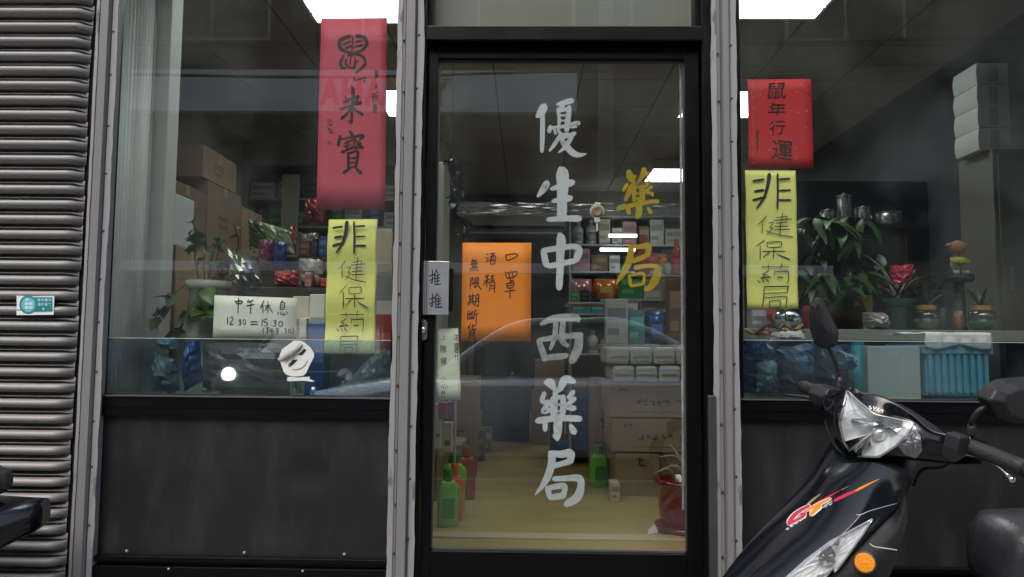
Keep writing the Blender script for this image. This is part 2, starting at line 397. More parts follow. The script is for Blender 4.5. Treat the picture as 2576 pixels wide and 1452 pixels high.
# ------------------------------------------------------------------ metal posts
SCREW = None
def post(label, xa, xb, kind):
    global SCREW
    xa = at(xa, 726, -.03).x; xb = at(xb, 726, -.03).x; w = xb-xa
    p = thing('steel_post', label, 'post', ((xa+xb)/2, 0, 0), 'painted steel posts between the shop fronts')
    a, b = (.30, .74) if kind < 2 else (.36, .70)
    cs = [(0,.01),(0,-.018),(a*w-.002,-.018),(a*w,-.014),(a*w+.004,-.018) if False else (a*w+.003,-.036),(b*w-.003,-.036),(b*w,-.014),(b*w+.002,-.018),(w,-.018),(w,.01)]
    V = []; F = []; n = len(cs)
    for z in (0, 2.62):
        V += [Vector((xa+x, y, z)) for x, y in cs]
    F = [(i, i+1, n+i+1, n+i) for i in range(n-1)]
    mk('channel', (V, F), GREYP, p)
    # irregular caulked and overpainted edge strips
    for s, x0, x1 in ((0, xa-(.004 if kind else -.002), xa+.16*w), (1, xb-.20*w, xb+.004)):
        L, R = [], []; z = 0; jl = jr = 0
        while z < 2.62:
            jl = jl*.6 + random.uniform(-.0014, .0014)*(1 if kind else .5); jr = jr*.6 + random.uniform(-.0016, .0016)
            if kind and random.random() < .05: jl += random.choice((-.003, .004))
            L.append(Vector((x0 + jl*(1 if s == 0 else .5), -.0205, z))); R.append(Vector((x1 + jr*(1 if s else .5), -.0205, z))); z += .03
        mk('edge_strip', grid([L, R]), GREYEDGE, p, solid=.003)
    for s in (0, 1):
        z = .12 + .04*s
        while z < 2.5:
            x = xa + (.24 if s == 0 else .83)*w + random.uniform(-.002, .002)
            me = lathe([(.0042, 0), (.0035, -.0022), (.001, -.003)], (0, 0, 0), 8, 'Y')
            if SCREW is None: SCREW = mk('screw', ([Vector(v)+Vector((x, -.0215, z)) for v in me[0]], me[1]), pm('screw_steel', (.10,.095,.09), .5, .6), p)
            else:
                o = bpy.data.objects.new('screw', SCREW.data); COL.objects.link(o); o.parent = p
                o.location = Vector((x, -.0215, z)) - SCREW_W + (WM[SCREW.parent].translation - WM[p].translation)
            if 'SCREW_W' not in globals(): globals()['SCREW_W'] = Vector((x, -.0215, z))
            z += random.uniform(.13, .2)
    return p
post('grey painted steel post with chipped edges beside the roller shutter', 203, 258, 0)
post('grey painted steel post with screws left of the glass door', 989, 1050, 1)
post('grey painted steel post with peeling white edges right of the glass door', 1800, 1858, 2)

# ------------------------------------------------------------------ windows
def window(name, label, pxl, pxr, xr=None, ysill=(990, 990), film=(854, 855)):
    x0 = at(pxl, 726, .02).x; x1 = xr if xr else at(pxr, 726, .02).x
    zs = at((pxl+min(pxr, 2300))/2, ysill[0]+1, .02).z; zf = at((pxl+min(pxr, 2300))/2, film[0], .02).z
    w = thing(name, label, 'window', ((x0+x1)/2, .02, .1))
    mk('pane', box(x0, x1, .02, .026, zs-.01, 2.6), GLASS, w)
    mk('film_strip', box(x0+.008, x1-.008, .0178, .0192, zs, zf), FILM, w, label='bluish tinted film along the foot of the pane')
    mk('film_edge', box(x0+.008, x1-.008, .0174, .0194, zf, zf+.0016), pm('film_edge', (.5,.55,.56), .3), w)
    fr = mk('frame', join(box(x0-.02, x0+.010, .0, .05, zs-.02, 2.62), box(x1-.010, x1+.02, .0, .05, zs-.02, 2.62), box(x0, x1, -.002, .06, zs-.045, zs-.004), box(x0, x1, 0, .05, 2.56, 2.62)), BLACKM, w, bevel=.002)
    mk('sill_bead', box(x0, x1, -.006, .002, zs-.010, zs-.006), pm('sill_edge', (.14,.14,.15), .35, .4), w)
    zt_ = zs-.047
    mk('lower_panel', dented(x0-.02, x1+.02, .012, .125, zt_-.02), BLACKP, w, label='dented black sheet metal panel below the window', smooth=True)
    mk('panel_cap', box(x0-.02, x1+.02, -.004, .02, zt_-.022, zt_+.002), BLACKM, w)
    mk('panel_foot', join(box(x0-.02, x1+.02, -.008, .02, .585, .60), box(x0-.02, x1+.02, -.012, .02, .10, .572)), BLACKM, w, bevel=.002)
    for fx in (.13, .52, .85):
        mk('screw', lathe([(.005, 0), (.004, -.003), (.001, -.004)], (x0+fx*(x1-x0), .005, .612), 8, 'Y'), pm('screw_bright', (.5,.5,.48), .4, .7), w)
    for fx, zz in ((.72, .578), (.28, .578)):
        mk('screw', lathe([(.004, 0), (.003, -.003), (.001, -.004)], (x0+fx*(x1-x0), -.012, zz-.012), 8, 'Y'), MATS['screw_bright'], w)
    return w
def dented(x0, x1, y, z0, z1):
    rows = []
    for i in range(40):
        z = z0 + (z1-z0)*i/39; row = []
        for j in range(60):
            x = x0 + (x1-x0)*j/59; u = (x-x0)/(x1-x0); v = (z-z0)/(z1-z0)
            d = .004*math.sin(3.1*u+1)*math.sin(math.pi*v)
            d += .007*math.exp(-((u-.72)**2/.004 + (v-.80)**2/.002)) - .004*math.exp(-((u-.68)**2/.003 + (v-.72)**2/.003)) + .003*math.exp(-((u-.93)**2/.0006 + (v-.82)**2/.001))
            e = min(u, 1-u, v*1.2, (1-v)*1.2); d += .006*max(0, 1-e/.03)*0
            row.append(Vector((x, y + d, z)))
        rows.append(row)
    return grid(rows)
window('shop_window', 'left shop window with white sticker and dark tinted foot strip', 260, 997)
window('shop_window', 'right shop window behind the black scooter with tinted foot strip', 1856, 2576, xr=2.66, ysill=(998, 998), film=(858, 858))

# ------------------------------------------------------------------ door frame and door
df = thing('door_frame', 'black metal door frame with clear transom pane over the door', 'door frame', (.12, .02, .1))
xl = at(1049, 726, -.005).x; xr_ = at(1801, 726, -.005).x
x2 = at(1064, 726, 0).x; x3 = at(1768, 726, 0).x
zt0, zt1 = at(1400, 108, -.01).z, at(1400, 70, -.01).z
mk('jamb', box(xl, x2, -.012, .09, .1, 2.62), BLACKM, df, bevel=.002)
mk('jamb', box(x3, xr_, -.012, .09, .1, 2.62), BLACKM, df, bevel=.002)
mk('transom_bar', box(x2, x3, -.028, .08, zt0, zt1), BLACKM, df, bevel=.004)
mk('transom_pane', box(x2, x3, .03, .036, zt1, 2.6), GLASS, df)
mk('transom_bead', join(box(x2, x2+.012, .02, .03, zt1, 2.6), box(x3-.012, x3, .02, .03, zt1, 2.6), box(x2, x3, .02, .03, zt1, zt1+.008)), BLACKM, df)
mk('transom_tone_board', box(x2+.014, x3-.014, .07, .08, zt1-.02, 2.6), pm('olive_transom_tone', (.26,.26,.21), .6, var=.12, vs=2), df)  # board added behind the pane; its olive stands in for reflected tone
mk('threshold', box(x2, x3, -.01, .1, .42, .50), pm('threshold_alu', (.25,.25,.26), .4, .7), df)
mk('kick_riser', box(x2, x3, 0, .1, .2, .42), CONC, df)
gx0, gx1 = at(1096, 726, .03).x, at(1722, 726, .03).x
gz0, gz1 = at(1400, 1385, .03).z, at(1400, 155, .03).z
gd = thing('glass_door', 'black framed glass door with white painted characters and orange notice', 'door', (gx0, .03, .5))
dx0, dx1 = x2+.004, x3-.004
mk('stile', box(dx0, gx0, .008, .05, .505, gz1+.055), BLACKM, gd, bevel=.003)
mk('stile', box(gx1, dx1, .008, .05, .505, gz1+.055), BLACKM, gd, bevel=.003)
mk('top_rail', box(gx0, gx1, .008, .05, gz1, zt0-.004), BLACKM, gd, bevel=.003)
mk('bottom_rail', box(gx0, gx1, .008, .05, .505, gz0), BLACKM, gd, bevel=.003)
PY = .032
mk('pane', box(gx0, gx1, PY-.004, PY+.002, gz0, gz1), GLASS, gd)
bd = pm('glazing_bead', (.10,.10,.105), .4, .3)
mk('glazing_bead', join(box(gx0, gx1, .022, .028, gz0, gz0+.005), box(gx0, gx1, .022, .028, gz1-.004, gz1), box(gx0, gx0+.004, .022, .028, gz0, gz1), box(gx1-.004, gx1, .022, .028, gz0, gz1)), bd, gd)
mk('edge_seal', box(gx1-.009, gx1-.004, .036, .046, .75, gz1), pm('worn_seal', (.55,.56,.55), .5, var=.6, vs=20), gd)
# push plate with ribbed edge, lock
a = at(1062, 657, -.004); b = at(1128, 792, -.004)
pp = mk('push_plate', box(a.x+.018, b.x, -.004, .008, b.z, a.z), pm('push_plate_alu', (.55,.58,.62), .35, .75, var=.25, vs=12), gd, bevel=.001)
mk('plate_rib', join(*[box(a.x+.0005+i*.0052, a.x+.004+i*.0052, -.006, .008, b.z, a.z+.001) for i in range(4)]), ALU, pp)
Z4 = zt(1630, 920, 2.074)
TUI = [[(150,298),(150,350),(148,404),(136,396)],[(126,347),(166,330)],[(124,388),(166,364)],[(184,293),(163,347)],[(172,330),(172,416)],[(186,308),(197,324)],[(174,346),(210,335)],[(174,369),(210,360)],[(174,392),(210,384)],[(170,417),(220,412)],[(192,335),(192,412)]]
mk('writing', strokes([[(*p, 9) for p in q] for q in TUI] + [[(p[0]*1.18-26, p[1]*.96+204, 9.5) for p in q] for q in TUI], Z4, -.0046), INK, pp)
mk('plate_stop', box(b.x+.001, b.x+.011, .0, .02, b.z+.01, a.z-.02), BLACKM, gd, bevel=.002)
c = at(1065, 831, .004)
P = [(c.x + .0125*math.cos(t), c.z + (.019 if math.sin(t) >= 0 else -.019) + .0125*math.sin(t)) for t in [2*math.pi*i/24 for i in range(24)]]
lk = mk('lock', prism(P, -.002, .01), pm('lock_steel', (.16,.16,.17), .4, .8, bump=.3, bs=500), gd, bevel=.001)
mk('keyhole', lathe([(.0085, 0), (.0085, -.003), (.006, -.004), (.0018, -.0035)], (c.x, -.0021, c.z), 16, 'Y'), ALU, lk)
# the painted shop name, one piece per character
ZA, ZB, ZC = zt(2060, 360, 1.861), zt(2060, 1140, 1.614), zt(2400, 620, 2.592)
WCH = wornpaint('white_sign_paint', (.62,.66,.70), (.30,.33,.33), .56, .70, 22, rough=.7, stretch=(1,1,1), bump=.1)
WC2 = wornpaint('grey_sign_paint', (.42,.44,.44), (.22,.23,.22), .45, .66, 26, rough=.7, stretch=(1,1,1), bump=.1)  # greyer coat for one character, with more worn patches
GLD = wornpaint('gold_foil', (.58,.40,.02), (.26,.17,.012), .5, .75, 12, rough=.3, stretch=(1,1,1), bump=.5)
C_you = [[(158,104,52),(128,158,50),(98,188,22)],[(142,165,30),(142,300,31),(137,444,26)],[(246,98,18),(300,82,34),(362,66,38)],[(300,92,26),(272,125,26)],
 [(256,125,26),(264,200,22),(258,290,22)],[(338,108,28),(330,190,34),(318,290,34)],[(256,140,30),(338,128,22)],[(262,178,14),(326,174,14)],[(262,216,12),(322,213,12)],[(258,262,20),(322,256,20)],
 [(200,252,24),(190,300,30)],[(195,268,18),(300,252,16),(398,228,22),(405,243,24)],[(228,275,16),(238,312,20)],[(258,288,18),(285,318,24),(335,305,10)],[(345,262,16),(392,258,20)],
 [(268,322,22),(232,385,24),(192,438,16)],[(255,356,20),(320,330,22),(382,306,28)],[(362,318,30),(315,400,28),(255,452,8)],[(262,330,20),(310,395,40),(370,455,40),(420,466,26),(465,456,6)]]
C_sheng = [[(178,664,40),(152,712,44),(104,772,18)],[(272,562,44),(286,600,78),(290,680,76),(286,780,66),(284,860,62),(282,940,60)],[(204,716,24),(290,690,40),(368,664,44)],[(212,806,22),(290,792,42),(354,780,40)],[(178,940,30),(300,932,36),(420,932,44)]]
C_zhong = [[(142,1160,26),(154,1200,40),(168,1262,40),(196,1282,26)],[(140,1168,34),(250,1150,36),(372,1136,36),(412,1160,40),(400,1205,46),(384,1246,34)],[(186,1282,36),(280,1262,36),(388,1240,36)],[(262,1044,30),(278,1085,58),(272,1180,54),(270,1300,46),(263,1448,44)]]
C_xi = [[(110,224,20),(190,186,40),(330,180,42),(352,205,18)],[(208,200,30),(200,300,28),(172,382,18)],[(254,200,32),(248,320,34),(286,362,22)],[(96,318,26),(118,380,34),(140,450,36)],[(98,322,26),(230,302,32),(374,288,34)],[(358,292,42),(346,380,50),(306,462,40)],[(132,436,34),(280,420,34)]]
C_yao = [[(136,590,22),(172,596,52),(206,646,14)],[(330,588,26),(268,572,46),(238,625,34),(206,655,20)],[(204,640,26),(203,700,30),(201,810,30)],[(185,690,28),(188,806,28)],[(256,676,32),(250,806,32)],[(186,690,26),(256,682,24)],[(190,735,14),(250,730,14)],[(190,778,12),(250,773,14)],[(188,806,22),(250,802,22)],
 [(136,654,26),(120,712,24),(168,712,22)],[(172,708,24),(128,776,28),(184,760,24)],[(322,646,28),(286,692,26)],[(330,690,30),(276,744,24),(330,756,34)],[(86,836,38),(220,818,34),(366,822,38)],[(222,806,46),(220,900,46),(216,958,22)],[(190,925,14),(216,945,30)],[(140,842,28),(139,896,28)],[(300,862,26),(326,912,42)]]
C_ju = [[(164,1036,26),(240,1048,40),(306,1032,44)],[(312,1034,36),(296,1100,42)],[(170,1124,36),(230,1112,30),(292,1094,34)],[(182,1036,42),(178,1120,42),(140,1220,36),(74,1308,6)],[(192,1204,30),(280,1200,32),(352,1200,40),(368,1240,38),(344,1320,48),(268,1368,36)],[(152,1256,30),(172,1326,32)],[(150,1266,28),(220,1250,32),(266,1252,30),(252,1316,30)],[(166,1322,34),(264,1310,36)]]
G_yao = [[(196,132,40),(210,190,66),(240,248,46)],[(268,188,24),(240,205,34)],[(348,110,36),(350,150,50),(322,210,36),(290,256,18)],[(410,162,24),(360,178,40)],[(182,270,32),(138,342,30)],[(262,262,30),(220,320,52),(160,438,34)],[(256,300,34),(246,446,36)],[(330,290,48),(338,446,50)],[(250,308,22),(340,300,24)],[(250,372,16),(330,366,16)],[(250,424,22),(330,416,24)],[(408,242,30),(358,304,28)],[(432,292,28),(372,352,28),(428,366,32),(440,396,18)],[(80,524,38),(160,504,42),(300,474,36),(420,452,34),(500,450,44)],[(300,452,58),(300,570,56),(278,616,42)],[(190,500,34),(196,574,40)],[(388,508,18),(425,566,46)]]
G_ju = [[(208,902,30),(300,912,40),(404,892,56)],[(406,900,50),(392,1000,50)],[(228,1062,46),(300,1035,44),(396,992,40)],[(222,900,52),(205,1040,62),(140,1180,52),(64,1298,8)],[(258,1128,48),(360,1108,38),(452,1108,40),(492,1140,62),(476,1230,76),(420,1320,56),(362,1350,40)],[(200,1202,32),(216,1306,30)],[(198,1206,26),(345,1186,26),(346,1290,28)],[(212,1312,26),(345,1292,28)]]
IY = PY + .0028
for st, z, mt, lb in ((C_you, ZA, WCH, None), (C_sheng, ZA, WCH, None), (C_zhong, ZA, WCH, None), (C_xi, ZB, WC2, 'grey painted character with worn patches'), (C_yao, ZB, WCH, None), (C_ju, ZB, WCH, None), (G_yao, ZC, GLD, 'gold foil character'), (G_ju, ZC, GLD, 'gold foil character')):
    mk('painted_character', strokes(st, z, IY+.0006, wk=1.16), mt, gd, label=lb)
top('door_rail', box(at(1781, 1100, -.02).x, at(1801, 1100, -.02).x, -.03, -.012, .1, at(1790, 995, -.02).z), pm('dull_steel', (.12,.12,.125), .4, .6, var=.3, vs=10), 'short dull steel guide rail standing at the right door post', 'rail', bevel=.002)

# ------------------------------------------------------------------ paper notices on the inside of the panes
def sheet(name, label, P, Y, mat, cat='notice', n=8, wav=.0006, group=None, fold=0.):
    V, F = quad_px(P, Y, n, wav, fold); return top(name, (V, F), mat, label, cat, group, smooth=True, solid=.0003)
PAPERR = pm('red_paper', (.60,.075,.12), .6, var=.12, vs=4)
PAPERR2 = pm('red_flecked_paper', (.58,.02,.03), .6, var=.1, vs=4)
PAPERY = pm('yellow_paper', (.84,.85,.23), .6, var=.08, vs=3)
PAPERO = pm('orange_paper', (1.0,.29,.02), .6, var=.06, vs=3)
PAPERW = pm('cream_paper', (.72,.78,.62), .6, var=.07, vs=3)
ZR = zt(1240, 60, 1.8615); NY = .0305; NI = NY - .0011
s = sheet('red_banner', 'tall red paper banner with three brush characters in left window', [(808,46),(974,45),(969,528),(796,527)], NY, PAPERR)
S_shu = [[(262,150,26),(190,180,30),(180,225,30),(205,258,26),(270,276,18)],[(298,152,28),(352,160,28),(380,200,26),(350,252,22),(268,284,14)],[(205,216,16),(262,190,16)],[(218,244,14),(270,222,16)],[(298,196,16),(352,184,14)],[(288,232,14),(350,216,18)],[(276,150,12),(272,262,14)],
 [(212,290,14),(188,345,22),(196,385,20),(226,384,12)],[(236,296,12),(300,284,14),(352,306,18),(368,352,18),(330,398,18),(300,418,20)],[(228,320,14),(226,362,16),(262,384,16),(300,380,12)],[(262,300,12),(258,360,10)],[(296,312,12),(282,396,12)],[(318,330,10),(296,352,10)],[(290,448,6),(284,474,9),(338,464,8),(372,456,8),(356,492,10)]]
S_lai = [[(268,514,12),(280,560,26),(272,680,18),(266,780,22),(240,770,8)],[(210,634,14),(262,612,14),(322,592,22)],[(184,688,18),(260,664,14),(342,636,26)],[(222,592,8),(244,642,16)],[(318,600,14),(292,646,12)],[(266,672,14),(236,720,18),(194,760,26)],[(276,676,12),(312,706,18),(352,730,26)]]
S_bao = [[(254,848,16),(280,886,28)],[(186,884,24),(170,955,28)],[(194,908,14),(262,894,12),(352,882,26),(324,918,10)],[(212,944,14),(288,906,12)],[(232,918,12),(238,992,14)],[(194,1004,26),(240,984,14),(302,958,18)],[(300,908,14),(282,950,10)],[(300,922,10),(340,940,12)],[(306,938,12),(352,974,26)],[(296,976,12),(348,962,14)],[(210,966,10),(262,948,10)],[(244,1006,20),(246,1124,24)],[(248,1012,12),(312,1000,20),(300,1116,22)],[(254,1048,10),(302,1042,10)],[(254,1082,10),(300,1076,10)],[(248,1118,14),(300,1110,12)],[(252,1126,18),(208,1156,26)],[(298,1122,16),(340,1160,30)]]
mk('writing', strokes(S_shu+S_lai+S_bao, ZR, NI), BRUSHINK, s)
side = [type_px(ch, x, y, w, h, ZR, NI, 0, wob=.06) for ch, x, y, w, h in (('庚',450,435,30,70),('子',448,525,24,40),('新',440,600,50,70),('春',440,685,34,70))]
random.seed(3)
scr = []
for y in (775, 800, 830, 862):
    for q in range(3):
        x = 108 + random.uniform(-14, 14); scr.append([(x-14, y+random.uniform(-12, 12), 3), (x, y+random.uniform(-14, 14), 4), (x+13, y+random.uniform(-12, 12), 3)])
scr += [[(95,925,4),(118,922,4)],[(104,925,4),(100,942,4),(120,942,4)],[(124,938,3),(132,940,4)]]
mk('small_writing', join(*side, strokes(scr, ZR, NI)), BRUSHINK, s)
C5 = {'fei': [[(175,147,22),(270,132,23)],[(190,240,24),(270,228,26)],[(176,320,24),(230,304,24),(285,293,26)],[(316,82,42),(304,180,34),(272,290,26),(208,392,16)],[(385,82,22),(388,240,20),(385,396,20)],[(395,131,20),(492,125,22)],[(395,232,18),(497,228,18)],[(395,318,18),(500,318,20)]],
 'jian': [[(300,465,8),(268,518,9),(230,556,5)],[(268,530,8),(268,640,9)],[(315,540),(352,535),(325,588),(350,590),(303,652)],[(295,615),(380,655,9),(505,680,12)],[(370,487),(455,470),(452,508)],[(355,512,10),(495,497,10)],[(375,545,8),(460,530,8)],[(365,575,10),(470,570,10)],[(360,607,10),(482,603,10)],[(425,432,8),(408,560,8),(404,668,9)]],
 'bao': [[(315,708,9),(238,786,6)],[(278,772,8),(278,932,9)],[(335,735,8),(335,792,8)],[(335,735,9),(440,728,10),(455,745,9),(442,786,8),(342,795,8)],[(300,840,10),(485,838,10)],[(392,795,8),(388,925,10)],[(355,852,9),(300,910,7)],[(415,870,9),(525,936,13)]],
 'yao': [[(250,1000,11),(480,998,10)],[(308,978,8),(308,1022,8)],[(420,963,8),(410,1018,8)],[(310,1040,10),(255,1076,9)],[(255,1076,9),(288,1086,8),(240,1120,10)],[(240,1120,11),(322,1104,12)],[(300,1094,9),(326,1116,11)],[(214,1140,9),(236,1166,10)],[(256,1130,8),(268,1164,9)],[(286,1128,9),(312,1160,10)],[(362,1035,8),(357,1086,8)],[(365,1050,10),(462,1044,14),(476,1062,10),(475,1130,8),(464,1172,7)],[(382,1105,13),(430,1110,14)]],
 'ju': [[(258,1216,14),(412,1212,12),(420,1222,10),(412,1262,9)],[(256,1266,9),(412,1260,9)],[(256,1216,10),(252,1300,9),(242,1372,8)],[(258,1298,9),(400,1290,9),(412,1310,9),(404,1380,8)],[(290,1326,8),(296,1376,8)],[(290,1326,8),(366,1320,8),(364,1372,8)],[(296,1376,8),(364,1372,8)]]}
ZY = zt(1240, 840, 2.503)
s = sheet('yellow_notice', 'yellow paper strip with handwriting in left window, foot behind film', [(825,551),(948,550),(941,895),(814,892)], NY, PAPERY, n=20, wav=.0008, fold=.012)
mk('writing', strokes([q for k in C5 for q in C5[k]], ZY, NI-.001), INK, s)
s = sheet('yellow_notice', 'yellow paper strip with handwriting in right window below red paper', [(1875,427),(2003,428),(2009,778),(1880,778)], NY, PAPERY, n=20, wav=.0008, fold=.005)
ZQ = zt(2900, 280, 1.482); BB = {'fei': (95,318,600,803), 'jian': (122,330,826,968), 'bao': (110,312,986,1100), 'yao': (122,306,1122,1240), 'ju': (150,300,1256,1386)}
al = []
for k, sts in C5.items():
    X = [p[0] for q in sts for p in q]; Yy = [p[1] for q in sts for p in q]; x0, x1, y0, y1 = BB[k]
    fx, fy = (x1-x0)/(max(X)-min(X)), (y1-y0)/(max(Yy)-min(Yy))
    al += [[(x0+(p[0]-min(X))*fx, y0+(p[1]-min(Yy))*fy, (p[2] if len(p) > 2 else 8)*.6) for p in q] for q in sts]
mk('writing', strokes(al, ZQ, NI-.0004), INK, s)
s = sheet('red_notice', 'small square red flecked paper with brush writing in right window', [(1880,200),(2040,199),(2047,424),(1884,422)], NY, PAPERR2)
random.seed(5)
mk('writing', join(*[type_px(ch, x, y, w, h, ZQ, NI, .004, wob=.03, rot=r) for ch, x, y, w, h, r in (('鼠',236,112,108,96,0),('年',236,222,102,78,.02),('行',238,330,92,88,-.03),('運',268,462,122,112,.05))]), BRUSHINK, s)
mk('small_writing', strokes([[(120+random.uniform(-8,4),y,3),(124+random.uniform(-6,8),y+9,3),(118+random.uniform(-6,10),y+14,2)] for y in range(345,460,9)], ZQ, NI), BRUSHINK, s)
mk('fleck', join(*[strokes([[(x, y, 5), (x+random.uniform(3, 9), y-random.uniform(2, 9), 4)]], ZQ, NI) for x, y in [(random.uniform(80,430), random.uniform(70,550)) for _ in range(26)]]), pm('gold_fleck', (.9,.45,.05), .3, .4), s)
s = sheet('orange_notice', 'orange sheet of paper with black handwriting taped inside the door', [(1164,611),(1337,611),(1335,859),(1160,858)], IY+.0030, PAPERO, n=6, wav=.0004)
random.seed(11); OI = IY + .0022
HAND = [[(748,172),(758,222)],[(745,178),(826,164),(844,184),(800,206),(764,222)],
 [(745,308),(756,362)],[(745,322),(834,310),(842,330),(815,356)],[(774,320),(780,356)],[(804,316),(808,352)],[(756,364),(816,356)],[(786,364),(786,402)],[(786,386),(816,380)],[(752,406),(764,446)],[(752,409),(816,402),(806,442)],[(764,427),(806,421)],[(764,447),(806,441)],[(738,473),(828,462)],[(786,446),(784,528)],
 [(590,164),(609,172)],[(585,202),(606,199)],[(588,230),(612,214)],[(620,166),(664,158)],[(622,186),(626,252)],[(622,189),(664,182),(660,250)],[(636,166),(634,214)],[(648,166),(648,212)],[(628,222),(658,218)],[(626,250),(660,247)],
 [(580,345),(592,362)],[(609,335),(598,358)],[(568,391),(620,371)],[(596,330),(595,440)],[(592,390),(567,422)],[(598,388),(616,406)],[(625,351),(656,344)],[(628,369),(652,364)],[(618,389),(662,380)],[(640,334),(640,386)],[(622,405),(617,472)],[(622,406),(659,400),(655,487)],[(628,427),(654,422)],[(628,449),(654,444)],
 [(486,203),(468,232)],[(478,226),(512,214)],[(455,251),(527,240)],[(474,226),(478,286)],[(490,220),(492,282)],[(506,215),(505,281)],[(456,287),(522,272)],[(466,295),(459,310)],[(482,293),(486,306)],[(500,290),(507,304)],[(514,288),(530,307)],
 [(460,367),(460,454)],[(460,368),(484,361),(470,392)],[(470,392),(486,405),(466,416)],[(498,365),(496,442)],[(498,366),(526,360),(522,396)],[(500,381),(522,377)],[(500,398),(524,394)],[(496,442),(516,425)],[(510,400),(548,457)],[(532,400),(518,413)],
 [(440,516),(496,505)],[(455,489),(455,562)],[(480,486),(480,556)],[(456,531),(478,528)],[(456,546),(478,542)],[(434,567),(496,555)],[(452,568),(437,587)],[(478,565),(491,582)],[(505,505),(501,592)],[(505,506),(528,500),(525,592),(514,586)],[(507,531),(525,528)],[(507,553),(525,550)],
 [(440,624),(438,701)],[(437,701),(492,690)],[(450,630),(461,645),(447,656)],[(470,627),(479,642),(465,653)],[(445,663),(483,656)],[(450,670),(461,684),(447,691)],[(470,668),(479,680),(467,689)],[(511,619),(491,641)],[(495,640),(489,702)],[(495,661),(527,652)],[(510,655),(508,732)],
 [(463,734),(437,777)],[(452,755),(452,787)],[(480,737),(475,782),(512,776)],[(512,739),(477,763)],[(455,795),(455,847)],[(455,796),(493,790),(490,844)],[(457,813),(490,808)],[(457,829),(490,824)],[(455,847),(436,864)],[(485,846),(507,867)]]
mk('writing', strokes([[(*p, 9 if i % 2 else 7.5) for i, p in enumerate(q)] for q in HAND], Z4, OI), pm('purple_black_ink', (.03,.008,.02), .6), s)
s = sheet('cream_note', 'narrow cream paper slip with small handwriting beside the door lock', [(1096,827),(1153,826),(1160,1007),(1098,1007)], IY+.0030, PAPERW, n=6, wav=.0006)
mk('writing', join(*[type_px(ch, x, y, w, h, Z4, OI, .004, wob=.03) for ch, x, y, w, h in (('注',344,845,44,54),('意',347,932,42,84),('!',338,1012,8,46),('!',356,1012,8,46),('上',243,846,40,36),('階',240,942,50,58),('梯',243,1045,48,72),('小',243,1188,52,42),('心',250,1248,56,38),('!',230,1312,10,62),('!',247,1312,10,62))]), INK, s)
s = sheet('opening_hours_card', 'white card with midday break hours handwritten in left window', [(540,743),(746,750),(745,853),(535,851)], NY, pm('white_card', (.80,.84,.74), .6, var=.05, vs=3), n=4, wav=.0004)
ZM = zt(820, 1140, 3.82)
M_ = [[(395,165,13),(428,216,14)],[(408,182,14),(495,172,16),(508,188,16),(494,208,16),(420,216,14)],[(456,125,14),(450,230,13),(444,352,11)],[(612,150,12),(584,194,11)],[(600,196,15),(678,158,17)],[(575,246,18),(692,224,19)],[(642,190,14),(632,366,13)],
 [(834,168,14),(785,278,18)],[(822,230,13),(820,356,14)],[(850,250,12),(936,234,14)],[(896,178,13),(896,356,14)],[(890,246,12),(855,322,11)],[(900,246,12),(968,348,16)],[(1116,163,12),(1088,196,11)],[(1082,204,12),(1080,302,12)],[(1082,204,12),(1146,194,12),(1140,302,12)],[(1090,236,10),(1136,231,10)],[(1090,267,10),(1136,263,10)],[(1082,301,11),(1140,298,11)],[(1056,338,13),(1044,376,13)],[(1086,340,11),(1096,374,12),(1150,376,12),(1152,354,9)],[(1114,334,10),(1122,352,10)],[(1178,334,12),(1192,372,14)],
 [(291,410,13),(288,526,12)],[(322,428,11),(352,414,12),(374,440,12),(324,520,12),(378,524,12)],[(408,458,13),(410,464,13)],[(406,500,13),(408,506,13)],[(448,466,11),(484,452,11),(488,476,11),(464,490,11),(494,504,12),(480,530,11),(446,526,11)],ell(542,490,20,38,11),[(635,492,15),(680,482,14),(740,490,14)],[(634,532,15),(690,520,14),(740,526,14)],
 [(812,446,12),(805,548,12)],[(888,440,12),(842,450,12)],[(842,450,11),(836,490,11),(878,490,12),(890,520,12),(868,546,11),(832,548,11)],[(944,484,12),(946,490,12)],[(944,526,12),(946,532,12)],[(974,472,11),(1012,462,11),(1018,490,11),(990,504,11),(1020,522,12),(1004,550,11),(968,548,11)],ell(1090,515,30,38,12),
 [(834,578,9),(820,620,10),(836,662,9)],[(864,582,11),(920,576,11)],[(892,582,10),(884,680,11)],[(898,602,9),(916,622,10)],[(946,584,9),(926,612,9)],[(940,602,10),(980,592,10)],[(926,636,11),(986,626,11)],[(956,602,10),(956,690,11)],[(1014,592,10),(1044,583,10),(1046,610,10),(1026,624,10),(1050,642,11),(1034,670,10),(1008,668,10)],[(1100,608,11),(1102,613,11)],[(1100,640,11),(1102,645,11)],[(1138,592,10),(1168,583,10),(1170,610,10),(1150,624,10),(1176,642,11),(1160,668,10),(1134,664,10)],ell(1224,625,22,27,10),[(1264,570,10),(1286,612,11),(1262,676,9)]]
mk('writing', strokes(M_, ZM, NI-.0002), INK, s)
